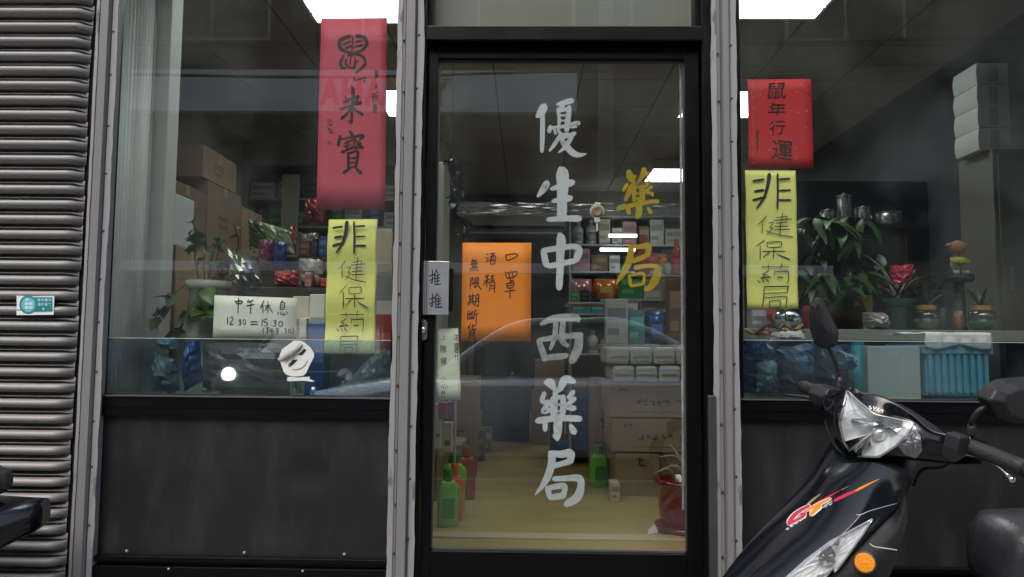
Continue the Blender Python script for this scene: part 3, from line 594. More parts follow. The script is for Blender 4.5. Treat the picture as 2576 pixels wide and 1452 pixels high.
# torn round sticker on the film, outside
SY2 = .0166
ZS = zt(820, 1140, 3.82)
out = [(1290,770),(1390,775),(1450,800),(1545,880),(1590,960),(1588,1020),(1540,1110),(1470,1260),(1420,1300),(1300,1312),(1190,1290),(1140,1250),(1090,1110),(1065,1060),(1075,990),(1110,900),(1180,850)]
V = [at(*ZS(1330,1050), SY2)] + [at(*ZS(*p), SY2) for p in out]
sk = top('round_sticker', (V, [(0, 1+i, 1+(i+1)%len(out)) for i in range(len(out))]), pm('sticker_white', (.78,.78,.76), .55, var=.08, vs=12), 'torn round white sticker on the left window near the sill', 'sticker', solid=.0004)
mk('curled_flap', grid([[at(*ZS(1042,1035), SY2-.001), at(*ZS(1200,940), SY2-.008), at(*ZS(1390,790), SY2-.001)], [at(*ZS(1060,1070), SY2-.004), at(*ZS(1230,980), SY2-.016), at(*ZS(1420,820), SY2-.006)], [at(*ZS(1110,1080), SY2-.001), at(*ZS(1270,1000), SY2-.009), at(*ZS(1410,870), SY2-.001)]]), pm('sticker_back', (.5,.48,.46), .7, var=.3, vs=30), sk, smooth=True)
tear = [(1185,1320),(1240,1312),(1330,1325),(1440,1318),(1530,1312),(1520,1345),(1560,1360),(1600,1385),(1540,1388),(1440,1372),(1300,1378),(1210,1382),(1175,1365),(1195,1345)]
mk('torn_scrap', ([at(*ZS(*p), SY2+.0002) for p in tear], [tuple(range(len(tear)))]), MATS['sticker_white'], sk)
bars = [[(1340,990),(1412,922),(1440,885),(1478,915),(1412,990)],[(1222,1118),(1270,1058),(1350,1055),(1262,1142)],[(1218,1112),(1232,1105),(1262,1140),(1250,1150)],[(1206,1125),(1216,1118),(1248,1152),(1236,1160)],[(1196,1138),(1204,1130),(1236,1164),(1226,1172)]]
mk('printed_bar', join(*[([at(*ZS(*p), SY2-.0009) for p in b_], [tuple(range(len(b_)))]) for b_ in bars]), INK, sk)
mk('printed_arc', strokes([[(1262,1204,9),(1340,1206,10),(1430,1165,10),(1500,1070,9)],[(1170,1062,6),(1168,1085,6),(1176,1108,6)],[(1206,1058,6),(1192,1078,6),(1198,1100,6)],[(1218,990,6),(1240,950,8),(1252,935,4)],[(1280,992,6),(1302,960,8),(1300,930,6)],[(1335,945,4),(1415,868,4)],[(1345,952,3),(1405,900,3)]], ZS, SY2-.0009), INK, sk)
# teal sticker on the shutter
ZK = zt(40, 1130, 11.17); KY = SY - .0055
stk = top('teal_sticker', quad_px([(42,743),(137,741),(135,792),(42,793)], KY, 2, .0006), pm('sticker_paper', (.80,.82,.84), .5), 'small white and teal sticker stuck across the shutter slats', 'sticker', solid=.0004)
tealP = [(1040+0*i, 0) for i in ()]
disc = [(790+385*math.cos(t), 780+405*math.sin(t)) for t in [2*math.pi*i/40 for i in range(40)]]
mk('printed_disc', ([at(*ZK(*p), KY-.0012) for p in disc], [tuple(range(40))]), pm('teal_print', (.01,.22,.25), .5), stk)
mk('printed_block', ([at(*ZK(*p), KY-.0013) for p in [(1040,450),(1850,455),(1858,1080),(1040,1095)]], [(0,1,2,3)]), MATS['teal_print'], stk)
star = [((325 if i % 2 else 285)*math.cos(2*math.pi*i/56), (345 if i % 2 else 300)*math.sin(2*math.pi*i/56)) for i in range(56)]
mk('printed_burst', ([at(*ZK(800+x, 785+y), KY-.0017) for x, y in star], [tuple(range(56))]), pm('cyan_print', (.20,.58,.66), .5, var=.3, vs=60), stk)
blb = [(735,570,130,120),(715,740,170,120),(905,740,180,130),(715,905,150,120),(900,905,190,120)]
mk('printed_mark', join(*[([at(*ZK(x+dx*w/2, y+dy*h/2), KY-.0021) for dx, dy in ((-.9,-1),(.9,-1),(1,.8),(-1,1))], [(0,1,2,3)]) for x, y, w, h in blb]), pm('pale_cyan_print', (.52,.78,.86), .5), stk)
mk('writing', join(*[type_px(ch, 1275+155*(i % 4), 572 if i < 4 else 768, 128, 128, ZK, KY-.0021, .015) for i, ch in enumerate('愛你護你遠離毒害')], type_px('•', 1460, 965, 90, 90, ZK, KY-.0021)), MATS['pale_cyan_print'], stk)
# ------------------------------------------------------------------ inside the shop
FZ, CZ = .45, 3.0            # floor and ceiling heights
FLM = pm('vinyl_floor', (.50,.37,.135), .38, var=.22, vs=2.2, rvar=.1, stretch=(.5,2,1))
fl = struct('floor', box(-2.5, 2.7, .1, 7.2, FZ-.06, FZ-.008), pm('floor_joint', (.10,.075,.04), .8))
y = .1; k = 0; fb = None
while y < 7.1:
    d = .62
    if fb is None: fb = mk('plank', box(-2.5, 2.7, y+.003, y+d-.003, FZ-.008, FZ), FLM, fl, bevel=.0015)
    else: inst('plank', fb, fl, Matrix.Translation((0, k*d, 0)))
    y += d; k += 1
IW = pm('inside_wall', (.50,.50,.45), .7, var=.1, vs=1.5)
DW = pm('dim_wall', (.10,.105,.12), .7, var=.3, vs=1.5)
struct('wall_left', box(-2.6, -2.5, .24, 7.2, 0, 3.1), IW)
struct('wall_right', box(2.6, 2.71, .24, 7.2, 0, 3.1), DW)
struct('wall_back', box(-2.5, 2.6, 6.75, 6.85, FZ, 3.1), IW)
struct('wall_front', box(-2.5, 2.6, .241, .26, 2.62, 3.1), IW)
CT = pm('ceiling_tile_board', (.46,.45,.42), .9, var=.12, vs=2.5, bump=.25, bs=90)
ce = struct('ceiling', box(-2.5, 2.6, .26, 6.75, CZ+.012, CZ+.05), pm('ceiling_grid', (.13,.13,.125), .6))
ct = None
for i in range(9):
    for j in range(11):
        M = Matrix.Translation((i*.57, j*.592, 0))
        if ct is None: ct = mk('ceiling_tile', box(-2.497, -1.937, .263, .845, CZ, CZ+.011), CT, ce)
        else: inst('ceiling_tile', ct, ce, M)
TUBE = emis('fluorescent_tube', (.93,1.0,.97), TUBE_E); PAN = pm('lamp_pan', (.85,.86,.86), .3, .2); 
def troffer(x, y, label, w=.60, l=.60, z=CZ):
    t = thing('ceiling_light', label, 'ceiling light', (x, y, z-.09), 'fluorescent ceiling lights')
    mk('housing', join(box(x-w/2, x+w/2, y-l/2, y+l/2, z-.02, z-.004), box(x-w/2, x-w/2+.015, y-l/2, y+l/2, z-.09, z-.02), box(x+w/2-.015, x+w/2, y-l/2, y+l/2, z-.09, z-.02), box(x-w/2+.015, x+w/2-.015, y-l/2, y-l/2+.012, z-.09, z-.02), box(x-w/2+.015, x+w/2-.015, y+l/2-.012, y+l/2, z-.09, z-.02)), PAN, t)
    mk('diffuser', box(x-w/2+.016, x+w/2-.016, y-l/2+.013, y+l/2-.013, z-.076, z-.07), TUBE, t)
    for k in range(3):
        for s in (-1, 1): mk('lamp_holder', box(x+s*(w/2-.022)-.006, x+s*(w/2-.022)+.006, y-l/4+k*l/4-.01, y-l/4+k*l/4+.01, z-.1, z-.077), PAN, t)
troffer(-.82, 1.24, 'bright fluorescent ceiling light above the tall red banner')
troffer(-.86, 2.88, 'farther fluorescent ceiling light peeping out right of the red banner', w=.36)
troffer(1.17, 1.18, 'bright fluorescent ceiling light at the top of the right window')
troffer(1.385, 2.88, 'fluorescent ceiling light at the right edge of the door glass')
troffer(1.56, 5.1, 'fluorescent ceiling light farthest back above the gold lettering', w=.75)

# left side: fluted folding panel, pillar, cartons
FLU = pm('pale_panel', (.84,.86,.82), .5, var=.08, vs=2)
pa = at(272, 726, .08); pb = at(366, 726, .62); rows = [[], []]
for i in range(113):
    f = i/112; p = pa.lerp(pb, f); d = .017*abs(math.sin(f*11*math.pi))**.6
    for r, z in ((0, FZ), (1, 2.6)): rows[r].append(Vector((p.x - d, p.y, z)))
top('folding_partition', grid(rows), FLU, 'pale fluted folding partition at the left edge of the window', 'partition', smooth=True, solid=.003)
pc = at(402, 726, .62)
struct('pillar', box(pb.x-.05, pc.x, .622, .72, FZ, CZ), FLU, bevel=.004)
CARTONS = []
def carton(x0, x1, y0, y1, z0, z1, label, m=0, mark=None, group='cartons stacked in the shop'):
    t = thing('carton', label, 'carton', ((x0+x1)/2, (y0+y1)/2, z0), group)
    mk('body', box(x0, x1, y0, y1, z0, z1), cardm(m), t, bevel=.004)
    tp = pm('packing_tape', (.42,.33,.20), .3)
    mk('tape', join(box(x0-.001, x1+.001, (y0+y1)/2-.025, (y0+y1)/2+.025, z1+.0004, z1+.0012), box(x1+.0004, x1+.001, (y0+y1)/2-.025, (y0+y1)/2+.025, z1-.06, z1)), tp, t)
    if mark:
        pr = pm('carton_print', (.07,.05,.04), .8, var=.5, vs=60)
        out = []; rn = random.Random(int((x0*7+y0*13+z0*29)*1000))
        for (side, u0, u1, v0, v1) in mark:
            du = (u1-u0)*((y1-y0) if side == 'x' else (x1-x0)); dv = (v1-v0)*(z1-z0); nch = max(1, int(du/max(dv, .02)))
            for c_ in range(nch):
                for q in range(6):
                    hz = q % 2; uu = u0+(u1-u0)*(c_+rn.uniform(.12, .8))/nch; vv = v0+(v1-v0)*rn.uniform(.1, .9); su = (u1-u0)/nch*(rn.uniform(.15, .36) if hz else .06); sv = (v1-v0)*(.07 if hz else rn.uniform(.15, .4))
                    e = 3e-4+q*6e-5
                    if side == 'x': out.append(box(x1+e-2e-4, x1+e, y0+(uu-su)*(y1-y0), y0+(uu+su)*(y1-y0), z0+(vv-sv)*(z1-z0), z0+(vv+sv)*(z1-z0)))
                    else: out.append(box(x0+(uu-su)*(x1-x0), x0+(uu+su)*(x1-x0), y0-e, y0-e+2e-4, z0+(vv-sv)*(z1-z0), z0+(vv+sv)*(z1-z0)))
        mk('print', join(*out), pr, t)
    return t
mkx = [('x',.3,.6,.55,.62),('x',.3,.62,.44,.51),('x',.35,.55,.25,.36)]
XF = -1.88
carton(XF-.4, XF, 1.98, 2.48, 2.19, 2.38, 'brown carton topmost of the stack by the left wall', 1, mkx)
carton(XF-.4, XF, 2.06, 2.58, 1.72, 2.185, 'tall brown carton with print second in stack by left wall', 0, mkx)
carton(XF-.4, XF, 2.60, 2.98, 1.72, 2.13, 'tan carton with taped top at the far end of left stack', 3, [('x',.4,.7,.3,.4),('x',.45,.65,.5,.56)])
carton(XF-.4, XF, 1.55, 2.05, 1.72, 2.10, 'dark brown carton nearest the pillar in the upper left stack', 2, mkx)
carton(XF-.4, XF+.02, 1.50, 2.24, 1.30, 1.715, 'brown carton behind the trailing plant in the left stack', 0, mkx)
carton(XF-.4, XF+.03, 2.27, 2.95, 1.30, 1.715, 'brown carton below the tan carton in the left stack', 2, mkx)
carton(XF-.4, XF+.02, 1.5, 2.2, .88, 1.295, 'carton in the middle of the left stack behind the white pot', 1, mkx)
carton(XF-.4, XF+.02, 2.22, 2.95, .88, 1.295, 'carton in the middle of the left stack at its far end', 0, mkx)
carton(XF-.4, XF+.02, 1.5, 2.95, FZ, .875, 'wide carton at the bottom of the left stack', 2)
e0, e1 = at(393, 615, 1.05), at(440, 700, 1.05)
carton(e0.x-.1, e1.x, 1.05, 1.4, e1.z+.001, e0.z, 'pinkish carton under the white box beside the pillar', 3, [('y',.55,.82,.72,.80),('y',.55,.86,.48,.60)])
f1 = at(440, 835, 1.05)
carton(e0.x-.1, e1.x+.005, 1.05, 1.4, f1.z, e1.z, 'lower pinkish carton beside the white flower pot', 1, [('y',.2,.5,.2,.3)])
carton(e0.x-.12, e1.x+.01, 1.03, 1.42, FZ, f1.z-.001, 'large carton at the bottom beside the pillar', 0)
w0, w1 = at(398, 485, 1.05), at(436, 614, 1.05)
top('white_box', box(w0.x-.1, w1.x, 1.05, 1.25, e0.z+.001, w0.z), pm('white_box', (.66,.72,.72), .5, var=.08, vs=4), 'upright white box on the pinkish carton beside the pillar', 'box', bevel=.006)

# rear partition on the left with its soffit and shelves
PX1 = at(1112, 600, 4.2).x
struct('wall_partition', join(box(-2.5, PX1, 4.55, 4.65, FZ, CZ), box(-2.5, PX1-.05, 4.2, 4.549, at(800, 415, 4.2).z, CZ)), IW)
struct('wall_partition_end', box(PX1-.05, PX1, 4.19, 4.549, FZ, CZ), pm('partition_pale', (.62,.63,.58), .5))
STEEL = pm('shelf_steel', (.55,.56,.54), .4, .2, var=.1, vs=5)
COLS = {'white': (.68,.70,.68), 'red': (.45,.05,.05), 'blue': (.05,.13,.35), 'green': (.06,.28,.10), 'pink': (.62,.32,.34), 'teal': (.10,.36,.38), 'yellow': (.62,.48,.06), 'orange': (.75,.22,.03), 'cream': (.62,.58,.44), 'dark': (.04,.04,.05), 'purple': (.20,.08,.28), 'brown': (.22,.13,.07), 'grey': (.3,.32,.33)}
ORD = ['first','second','third','fourth','fifth','sixth','seventh','eighth','ninth','tenth','eleventh','twelfth','thirteenth','fourteenth','fifteenth','sixteenth']
def product(kind, c, x, y, z, w, d, h, label, group):
    m = colm(COLS[c], .4); m2 = colm(tuple(min(.7, v*1.9+.04) for v in COLS[c]) if c not in ('white', 'cream', 'pink') else tuple(v*.55 for v in COLS[c]), .4)
    if kind in ('carton', 'packet'):
        t = thing('medicine_box', label, 'box', (x, y, z), group)
        mk('body', box(x-w/2, x+w/2, y-d/2, y+d/2, z, z+h), m, t, bevel=.003)
        mk('print', join(box(x-w*.42, x+w*.42, y-d/2-.0012, y-d/2-.0004, z+h*.55, z+h*.8), box(x-w*.42, x+w*.1, y-d/2-.0012, y-d/2-.0004, z+h*.2, z+h*.35)), m2, t)
    elif kind == 'bottle':
        t = thing('bottle', label, 'bottle', (x, y, z), group); r = w*.45
        mk('body', lathe([(r*.9, 0), (r, .01), (r, h*.62), (r*.8, h*.72), (r*.4, h*.8)], (x, y, z), 14), m, t, smooth=True)
        mk('cap', lathe([(r*.45, h*.8), (r*.45, h), (r*.3, h)], (x, y, z), 12), m2, t)
        mk('sticker', lathe([(r*1.02, h*.15), (r*1.02, h*.5)], (x, y, z), 14), m2, t, smooth=True)
    elif kind == 'jar':
        t = thing('jar', label, 'jar', (x, y, z), group); r = w*.48
        mk('body', lathe([(r*.8, 0), (r, .02), (r, h*.7), (r*.75, h*.82)], (x, y, z), 14), m, t, smooth=True)
        mk('lid', lathe([(r*.8, h*.82), (r*.8, h), (r*.5, h)], (x, y, z), 14), m2, t)
    else:
        t = thing('foil_bag', label, 'bag', (x, y, z), group)
        rows = []
        for i in range(7):
            f = i/6; th = d/2*math.sin(math.pi*min(1, f*1.0))**.5 if 0 < f < 1 else .002; ww = w/2*(1-.06*math.sin(f*9))
            rows.append([Vector((x-ww, y, z+f*h)), Vector((x-ww*.5, y-th, z+f*h)), Vector((x, y-th*1.1, z+f*h)), Vector((x+ww*.5, y-th, z+f*h)), Vector((x+ww, y, z+f*h)), Vector((x, y+th, z+f*h))])
        mk('body', loft(rows), pm('foil_'+c, COLS[c], .25, .35, bump=.6, bs=40), t, smooth=True)
        mk('print', box(x-w*.25, x+w*.25, y-d/2*1.2-.003, y-d/2*1.2-.001, z+h*.3, z+h*.6), m2, t)
    return t
def shelving(name, label, x0, x1, y0, y1, levels, seed, where, palette, mult=1.0, posts=True, back=True, hmin=.1, hmax=.24):
    rnd = random.Random(seed)
    s = thing(name, label, 'shelf', ((x0+x1)/2, (y0+y1)/2, FZ))
    for z in levels: mk('shelf_board', box(x0+.021, x1-.021, y0, y1-.012, z-.02, z), STEEL, s, bevel=.002)
    for x in (x0, x1-.02): mk('upright', box(x, x+.02, y0, y1-.012, FZ, levels[-1]+.34), STEEL, s)
    if back: mk('back_panel', box(x0, x1, y1-.011, y1, FZ, levels[-1]+.34), pm('shelf_back', (.22,.24,.23), .5), s)
    names = where
    for li, z in enumerate(levels):
        x = x0+.04; i = 0
        lim = (levels[li+1]-z-.05) if li+1 < len(levels) else .3
        while x < x1-.1 and i < 16:
            kind = rnd.choice(['carton', 'carton', 'packet', 'bottle', 'jar', 'carton']); c = rnd.choice(palette)
            w = rnd.uniform(.07, .16)*mult; h = min(lim, rnd.uniform(hmin, hmax)); d = min(rnd.uniform(.08, .16), (y1-y0)*.7)
            if kind in ('bottle', 'jar'): w = min(w, .10*mult); d = w
            if x + w > x1-.03: break
            nm = {'carton': 'box', 'packet': 'packet', 'bottle': 'bottle', 'jar': 'jar'}[kind]
            product(kind, c, x+w/2, y0+.02+d/2+rnd.uniform(0, .04), z+.0005, w, d, h, '%s %s, %s from left on the %s' % (c, nm, ORD[i], names[li]), 'goods on the '+name.replace('_', ' '))
            x += w + rnd.uniform(.004, .03); i += 1
# back right shelves behind the gold lettering
zz = [at(1580, p, 6.35).z for p in (1010, 890, 790, 683, 615)]
shelving('back_rack', 'steel rack of boxes and bottles against the back wall behind the door', at(1432, 600, 6.35).x, 2.0, 6.35, 6.74, zz, 21,
         ['lowest board of the back rack', 'low board of the back rack', 'middle board of the back rack', 'high board of the back rack', 'top board of the back rack'], ['white','pink','teal','red','cream','white','brown','dark','pink'], 1.35, hmin=.16, hmax=.34)
struct('wall_fascia', box(at(1432, 600, 6.35).x, 2.6, 6.34, 6.74, at(1580, 545, 6.34).z, CZ), IW)
for i, (px0, px1, py, lab) in enumerate(((1532, 1602, 593, 'upper short lit tube under the back rack board'), (1510, 1602, 628, 'lower short lit tube under the back rack board'))):
    a_ = at(px0, py, 6.2); b_ = at(px1, py, 6.2)
    t = thing('shelf_light', lab, 'lamp', ((a_.x+b_.x)/2, 6.2, a_.z-.02), 'shelf tube lights')
    mk('tube', tube([(a_.x, 6.2, a_.z), (b_.x, 6.2, a_.z)], .018, 8), TUBE, t); mk('batten', box(a_.x, b_.x, 6.222, 6.25, a_.z-.015, a_.z+.015), PAN, t)
# rear left shelves behind the red banner
zl = [at(850, p, 4.25).z for p in (930, 820, 720, 640, 570, 500)]
shelving('side_rack', 'dim steel rack of goods at the back of the left window', at(612, 600, 4.22).x, PX1-.12, 4.22, 4.54, zl, 5,
         ['lowest board of the side rack', 'second board of the side rack', 'third board of the side rack', 'fourth board of the side rack', 'fifth board of the side rack', 'top board of the side rack'], ['dark','brown','red','cream','blue','grey','dark','white','green'], 1.5, hmin=.12, hmax=.2)
q0, q1 = at(712, 440, 4.18), at(750, 590, 4.18)
top('pale_panel_board', box(q0.x, q1.x, 4.16, 4.18, FZ, q0.z), pm('cream_board', (.58,.60,.46), .6), 'tall narrow cream board leaning upright before the side rack', 'board', bevel=.003)
# air conditioner and dark back doorway
a0, a1 = at(1168, 516, 6.3), at(1430, 578, 6.3)
ac = thing('air_conditioner', 'white wall air conditioner above the back doorway', 'air conditioner', ((a0.x+a1.x)/2, 6.5, a1.z))
mk('casing', box(a0.x, a1.x, 6.42, 6.745, a1.z, a0.z), pm('ac_white', (.62,.66,.60), .4), ac, bevel=.04)
mk('vane', box(a0.x+.06, a1.x-.06, 6.40, 6.47, a1.z-.035, a1.z-.012), pm('ac_vane', (.72,.74,.72), .4), ac)
mk('slot', box(a0.x+.04, a1.x-.04, 6.415, 6.425, a1.z+.02, a1.z+.06), DARK, ac)
g0 = at(1195, 600, 6.7); g1 = at(1425, 600, 6.7)
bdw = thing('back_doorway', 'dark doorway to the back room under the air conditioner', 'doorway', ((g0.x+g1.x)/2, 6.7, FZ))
mk('dark_sheet', box(g0.x, g1.x, 6.735, 6.748, FZ, g0.z), pm('back_room_dark', (.015,.016,.018), .8), bdw)  # near-black sheet paints the unlit room beyond the doorway
mk('trim', join(box(g0.x-.06, g0.x, 6.7, 6.747, FZ, g0.z+.06), box(g1.x, g1.x+.06, 6.7, 6.747, FZ, g0.z+.06), box(g0.x, g1.x, 6.7, 6.747, g0.z, g0.z+.06)), pm('trim_olive', (.34,.33,.22), .6), bdw)

# ------------------------------------------------------------------ seen through the door
def jug(px, py, Y, wpx, hpx, c, cc, label, rz=0.):
    """flat detergent bottle with handle and screw cap standing on the floor"""
    b_ = at(px, py, Y); u = pxw(Y); w, h = wpx*u, hpx*u; z = FZ
    t = thing('detergent_bottle', label, 'bottle', (b_.x, Y, z), 'detergent bottles on the shop floor')
    R = Matrix.Rotation(rz, 3, 'Z')
    def sec(f, ww, dd): return [Vector((b_.x, Y, z+f*h)) + R @ Vector((ww*w/2*(abs(math.cos(t_))**.5)*(1 if math.cos(t_) >= 0 else -1), dd*w*.32*(abs(math.sin(t_))**.6)*(1 if math.sin(t_) >= 0 else -1), 0)) for t_ in [2*math.pi*i/16 for i in range(16)]]
    mk('body', loft([sec(0,.9,.9), sec(.03,1,1), sec(.55,1,1), sec(.68,.96,.95), sec(.76,.8,.8), sec(.80,.5,.6)]), pm('plastic_'+c[0], c[1], .32, var=.08, vs=8, coat=.2), t, smooth=True)
    mk('cap', lathe([(w*.24, h*.79), (w*.25, h*.8), (w*.24, h*.97), (w*.2, h)], (b_.x, Y, z), 14), pm('plastic_'+cc[0], cc[1], .35), t, smooth=False)
    mk('handle', tube([Vector((b_.x, Y, z)) + R @ Vector(q) for q in ((w*.42, 0, h*.72), (w*.56, 0, h*.64), (w*.54, 0, h*.45), (w*.45, 0, h*.38))], w*.06, 6), MATS['plastic_'+c[0]], t, smooth=True)
    mk('sticker', grid([[Vector((b_.x, Y, z+f*h)) + R @ Vector((s_*w*.3, -w*.335, 0)) for s_ in (-1, 1)] for f in (.15, .5)]), pm('sticker_'+cc[0], tuple(min(1, v*1.2) for v in cc[1]), .4), t)
GRN = ('green', (.20,.62,.08)); DGR = ('dark_green', (.03,.27,.03)); ORA = ('orange', (.85,.12,.03)); 
jug(1125, 1304, 1.05, 52, 140, GRN, DGR, 'bright green bottle with dark cap nearest the door on the left', .25)
jug(1143, 1280, 1.16, 40, 138, ORA, ORA, 'orange bottle behind the nearest green bottle', .5)
jug(1140, 1250, 1.36, 56, 145, GRN, DGR, 'second green bottle behind the orange bottle on the left', .4)
jug(1172, 1232, 1.62, 46, 130, ('dull_orange', (.34,.075,.03)), ('dull_orange', (.34,.075,.03)), 'dull orange bottle against the brown cartons on the left', .3)
jug(1506, 1215, 2.0, 44, 102, GRN, DGR, 'green bottle on the floor before the carton stacks', .2)
# left of the aisle
def pcarton(pa, pb, Y, D, label, m=0, mark=None, floor=False):
    a_, b_ = at(*pa, Y), at(*pb, Y)
    return carton(a_.x, b_.x, Y, Y+D, FZ if floor else b_.z, a_.z, label, m, mark)
pcarton((1060,1128), (1100,1240), 1.55, .3, 'low brown carton on the floor behind the green bottles', 2, None, True)
pcarton((1100,1118), (1162,1200), 1.95, .35, 'brown carton on the floor behind the dull orange bottle', 0, None, True)
pcarton((1112,952), (1196,1100), 2.5, .5, 'tall brown carton at the left of the aisle', 2, [('y',.3,.7,.3,.45)], True)
hp = [((1094,1016),(1110,1130),'white',1.20,'white hanging card pack right above the green bottles'), ((1102,1012),(1124,1056),'red',1.12,'red packet below the cream slip'), ((1118,1010),(1142,1060),'purple',1.16,'dark purple packet beside the red packet below the slip'), ((1112,1062),(1138,1138),'cream',1.22,'white carton with round print above the green bottles')]
for pa_, pb_, c_, Y_, lb in hp:
    a_, b_ = at(*pa_, Y_), at(*pb_, Y_)
    t = thing('hanging_packet', lb, 'packet', ((a_.x+b_.x)/2, Y_, b_.z), 'packets hanging inside the door')
    mk('body', box(a_.x, b_.x, Y_, Y_+.03, b_.z, a_.z), colm(COLS[c_], .3), t, bevel=.006)
    mk('print', lathe([((b_.x-a_.x)*.3, -.0012), ((b_.x-a_.x)*.3, -.0004)], ((a_.x+b_.x)/2, Y_, b_.z+(a_.z-b_.z)*.3), 14, 'Y'), colm(COLS['brown'], .4), t)
    mk('hanger', box((a_.x+b_.x)/2-.004, (a_.x+b_.x)/2+.004, Y_+.01, Y_+.014, a_.z, a_.z+.05), PAN, t)
rk = thing('wire_rack', 'thin wire rack holding the packets inside the door', 'rack', (at(1110, 1000, 1.2).x, 1.25, FZ))
for px in (1092, 1146): mk('upright', tube([(at(px, 1000, 1.27).x, 1.27, FZ), (at(px, 1000, 1.27).x, 1.27, at(1100, 985, 1.27).z)], .006, 6), STEEL, rk)
for py in (1000, 1065, 1120): mk('cross_wire', tube([at(1090, py, 1.255), at(1148, py, 1.255)], .003, 6), STEEL, rk)
# black cabinet and chair at the end of the aisle
b0, b1 = at(1216, 860, 3.9), at(1332, 1095, 3.9)
bc = thing('black_cabinet', 'black cabinet standing at the end of the aisle', 'cabinet', ((b0.x+b1.x)/2, 4.1, FZ))
mk('body', box(b0.x, b1.x, 3.9, 4.4, FZ, b0.z), pm('black_lacquer', (.012,.013,.014), .35), bc, bevel=.01)
mk('door_panel', box(b0.x+.02, (b0.x+b1.x)/2-.004, 3.888, 3.899, FZ+.05, b0.z-.03), MATS['black_lacquer'], bc, bevel=.004)
mk('door_panel', box((b0.x+b1.x)/2+.004, b1.x-.02, 3.888, 3.899, FZ+.05, b0.z-.03), MATS['black_lacquer'], bc, bevel=.004)
mk('knob', lathe([(.008, 0), (.012, -.02), (.004, -.024)], ((b0.x+b1.x)/2+.05, 3.887, 1.0), 10, 'Y'), CHROME, bc)
pcarton((1338,985), (1380,1085), 3.7, .4, 'small grey carton beside the black cabinet', 2, None, True)
pcarton((1345,905), (1420,984), 3.75, .35, 'dark printed carton on the pile past the black cabinet', 2)
def crate(pa, pb, Y, D, c, label, floor=False, ribs=6):
    a_, b_ = at(*pa, Y), at(*pb, Y); z0 = FZ if floor else b_.z; z1 = a_.z; x0, x1 = a_.x, b_.x
    t = thing('plastic_crate', label, 'crate', ((x0+x1)/2, Y+D/2, z0)); m = pm('crate_'+c[0], c[1], .35, var=.1, vs=5)
    mk('shell', join(box(x0, x1, Y, Y+.012, z0, z1), box(x0, x1, Y+D-.012, Y+D, z0, z1), box(x0, x0+.012, Y+.012, Y+D-.012, z0, z1), box(x1-.012, x1, Y+.012, Y+D-.012, z0, z1), box(x0+.012, x1-.012, Y+.012, Y+D-.012, z0, z0+.012)), m, t)
    mk('rim', join(box(x0-.012, x1+.012, Y-.014, Y-.0005, z1-.03, z1), box(x0-.012, x0-.0005, Y, Y+D, z1-.03, z1), box(x1+.0005, x1+.012, Y, Y+D, z1-.03, z1)), m, t, bevel=.003)
    for i in range(ribs):
        x = x0 + (i+.5)/ribs*(x1-x0); mk('rib', box(x-.006, x+.006, Y-.012, Y-.0004, z0+.01, z1-.032), m, t)
    return t
crate((1432,990), (1496,1110), 2.75, .35, ('blue', (.03,.12,.38)), 'blue plastic crate behind the painted character in the aisle', ribs=4)
stl = thing('plastic_stool', 'blue and dark red stool under the blue crate', 'stool', (at(1450, 1150, 2.75).x, 2.9, FZ))
sx = at(1460, 1150, 2.75).x; sz = at(1460, 1111, 2.75).z
mk('seat', box(sx-.16, sx+.14, 2.74, 3.06, sz-.05, sz-.001), MATS['crate_blue'], stl, bevel=.01)
for dx in (-.14, .12):
    for dy in (2.77, 3.02): mk('leg', box(sx+dx-.015, sx+dx+.015, dy-.015, dy+.015, FZ, sz-.05), MATS['crate_blue'], stl)
mk('tub', lathe([(.06, 0), (.1, .17), (.105, .18)], (sx, 2.9, FZ), 16), pm('dark_red_plastic', (.22,.02,.03), .4), stl, smooth=True)
# right of the aisle: carton stacks with tissue packs on top
mky = [('y',.25,.6,.35,.55),('y',.65,.8,.3,.6),('y',.1,.2,.7,.85),('y',.2,.85,.12,.17)]
pcarton((1532,962), (1790,1052), 1.75, .4, 'printed carton right under the white tissue packs', 3, mky)
pcarton((1540,1053), (1800,1140), 1.75, .42, 'second printed carton below the tissue packs', 1, mky)
pcarton((1548,1141), (1660,1275), 1.75, .4, 'carton at the bottom of the stack beside the red pot', 0, [('y',.45,.7,.7,.92)], True)
pcarton((1661,1141), (1800,1285), 1.77, .4, 'carton at the bottom of the stack behind the red pot', 2, None, True)
pcarton((1494,955), (1530,1112), 2.35, .4, 'narrow brown carton standing left of the tissue stack', 1, [('y',.5,.9,.2,.5)])
pcarton((1494,1113), (1534,1230), 2.35, .4, 'narrow brown carton on the floor left of the tissue stack', 0, None, True)
TIS = pm('tissue_wrap', (.74,.78,.78), .25, var=.1, vs=10, bump=.7, bs=30)
for r, (py0, py1, x0p, lab) in enumerate(((918,961,1540,'lower'), (871,917,1526,'upper'))):
    n_ = 4
    for i in range(n_):
        w_ = 58; pxa = x0p + i*w_; a_, b_ = at(pxa+2, py0+2, 1.72), at(pxa+w_-1, py1, 1.72)
        t = thing('tissue_pack', 'white plastic wrapped tissue pack, %s from left in the %s row on the cartons' % (ORD[i], lab), 'tissue pack', ((a_.x+b_.x)/2, 1.9, b_.z), 'tissue packs stacked on the cartons')
        mk('pack', box(a_.x, b_.x, 1.72, 2.1, b_.z+.001, a_.z), TIS, t, bevel=.016)
        mk('wrap_seam', box(a_.x+.004, b_.x-.004, 1.716, 1.719, (a_.z+b_.z)/2-.002, (a_.z+b_.z)/2+.002), pm('clear_seam', (.8,.84,.84), .15), t)
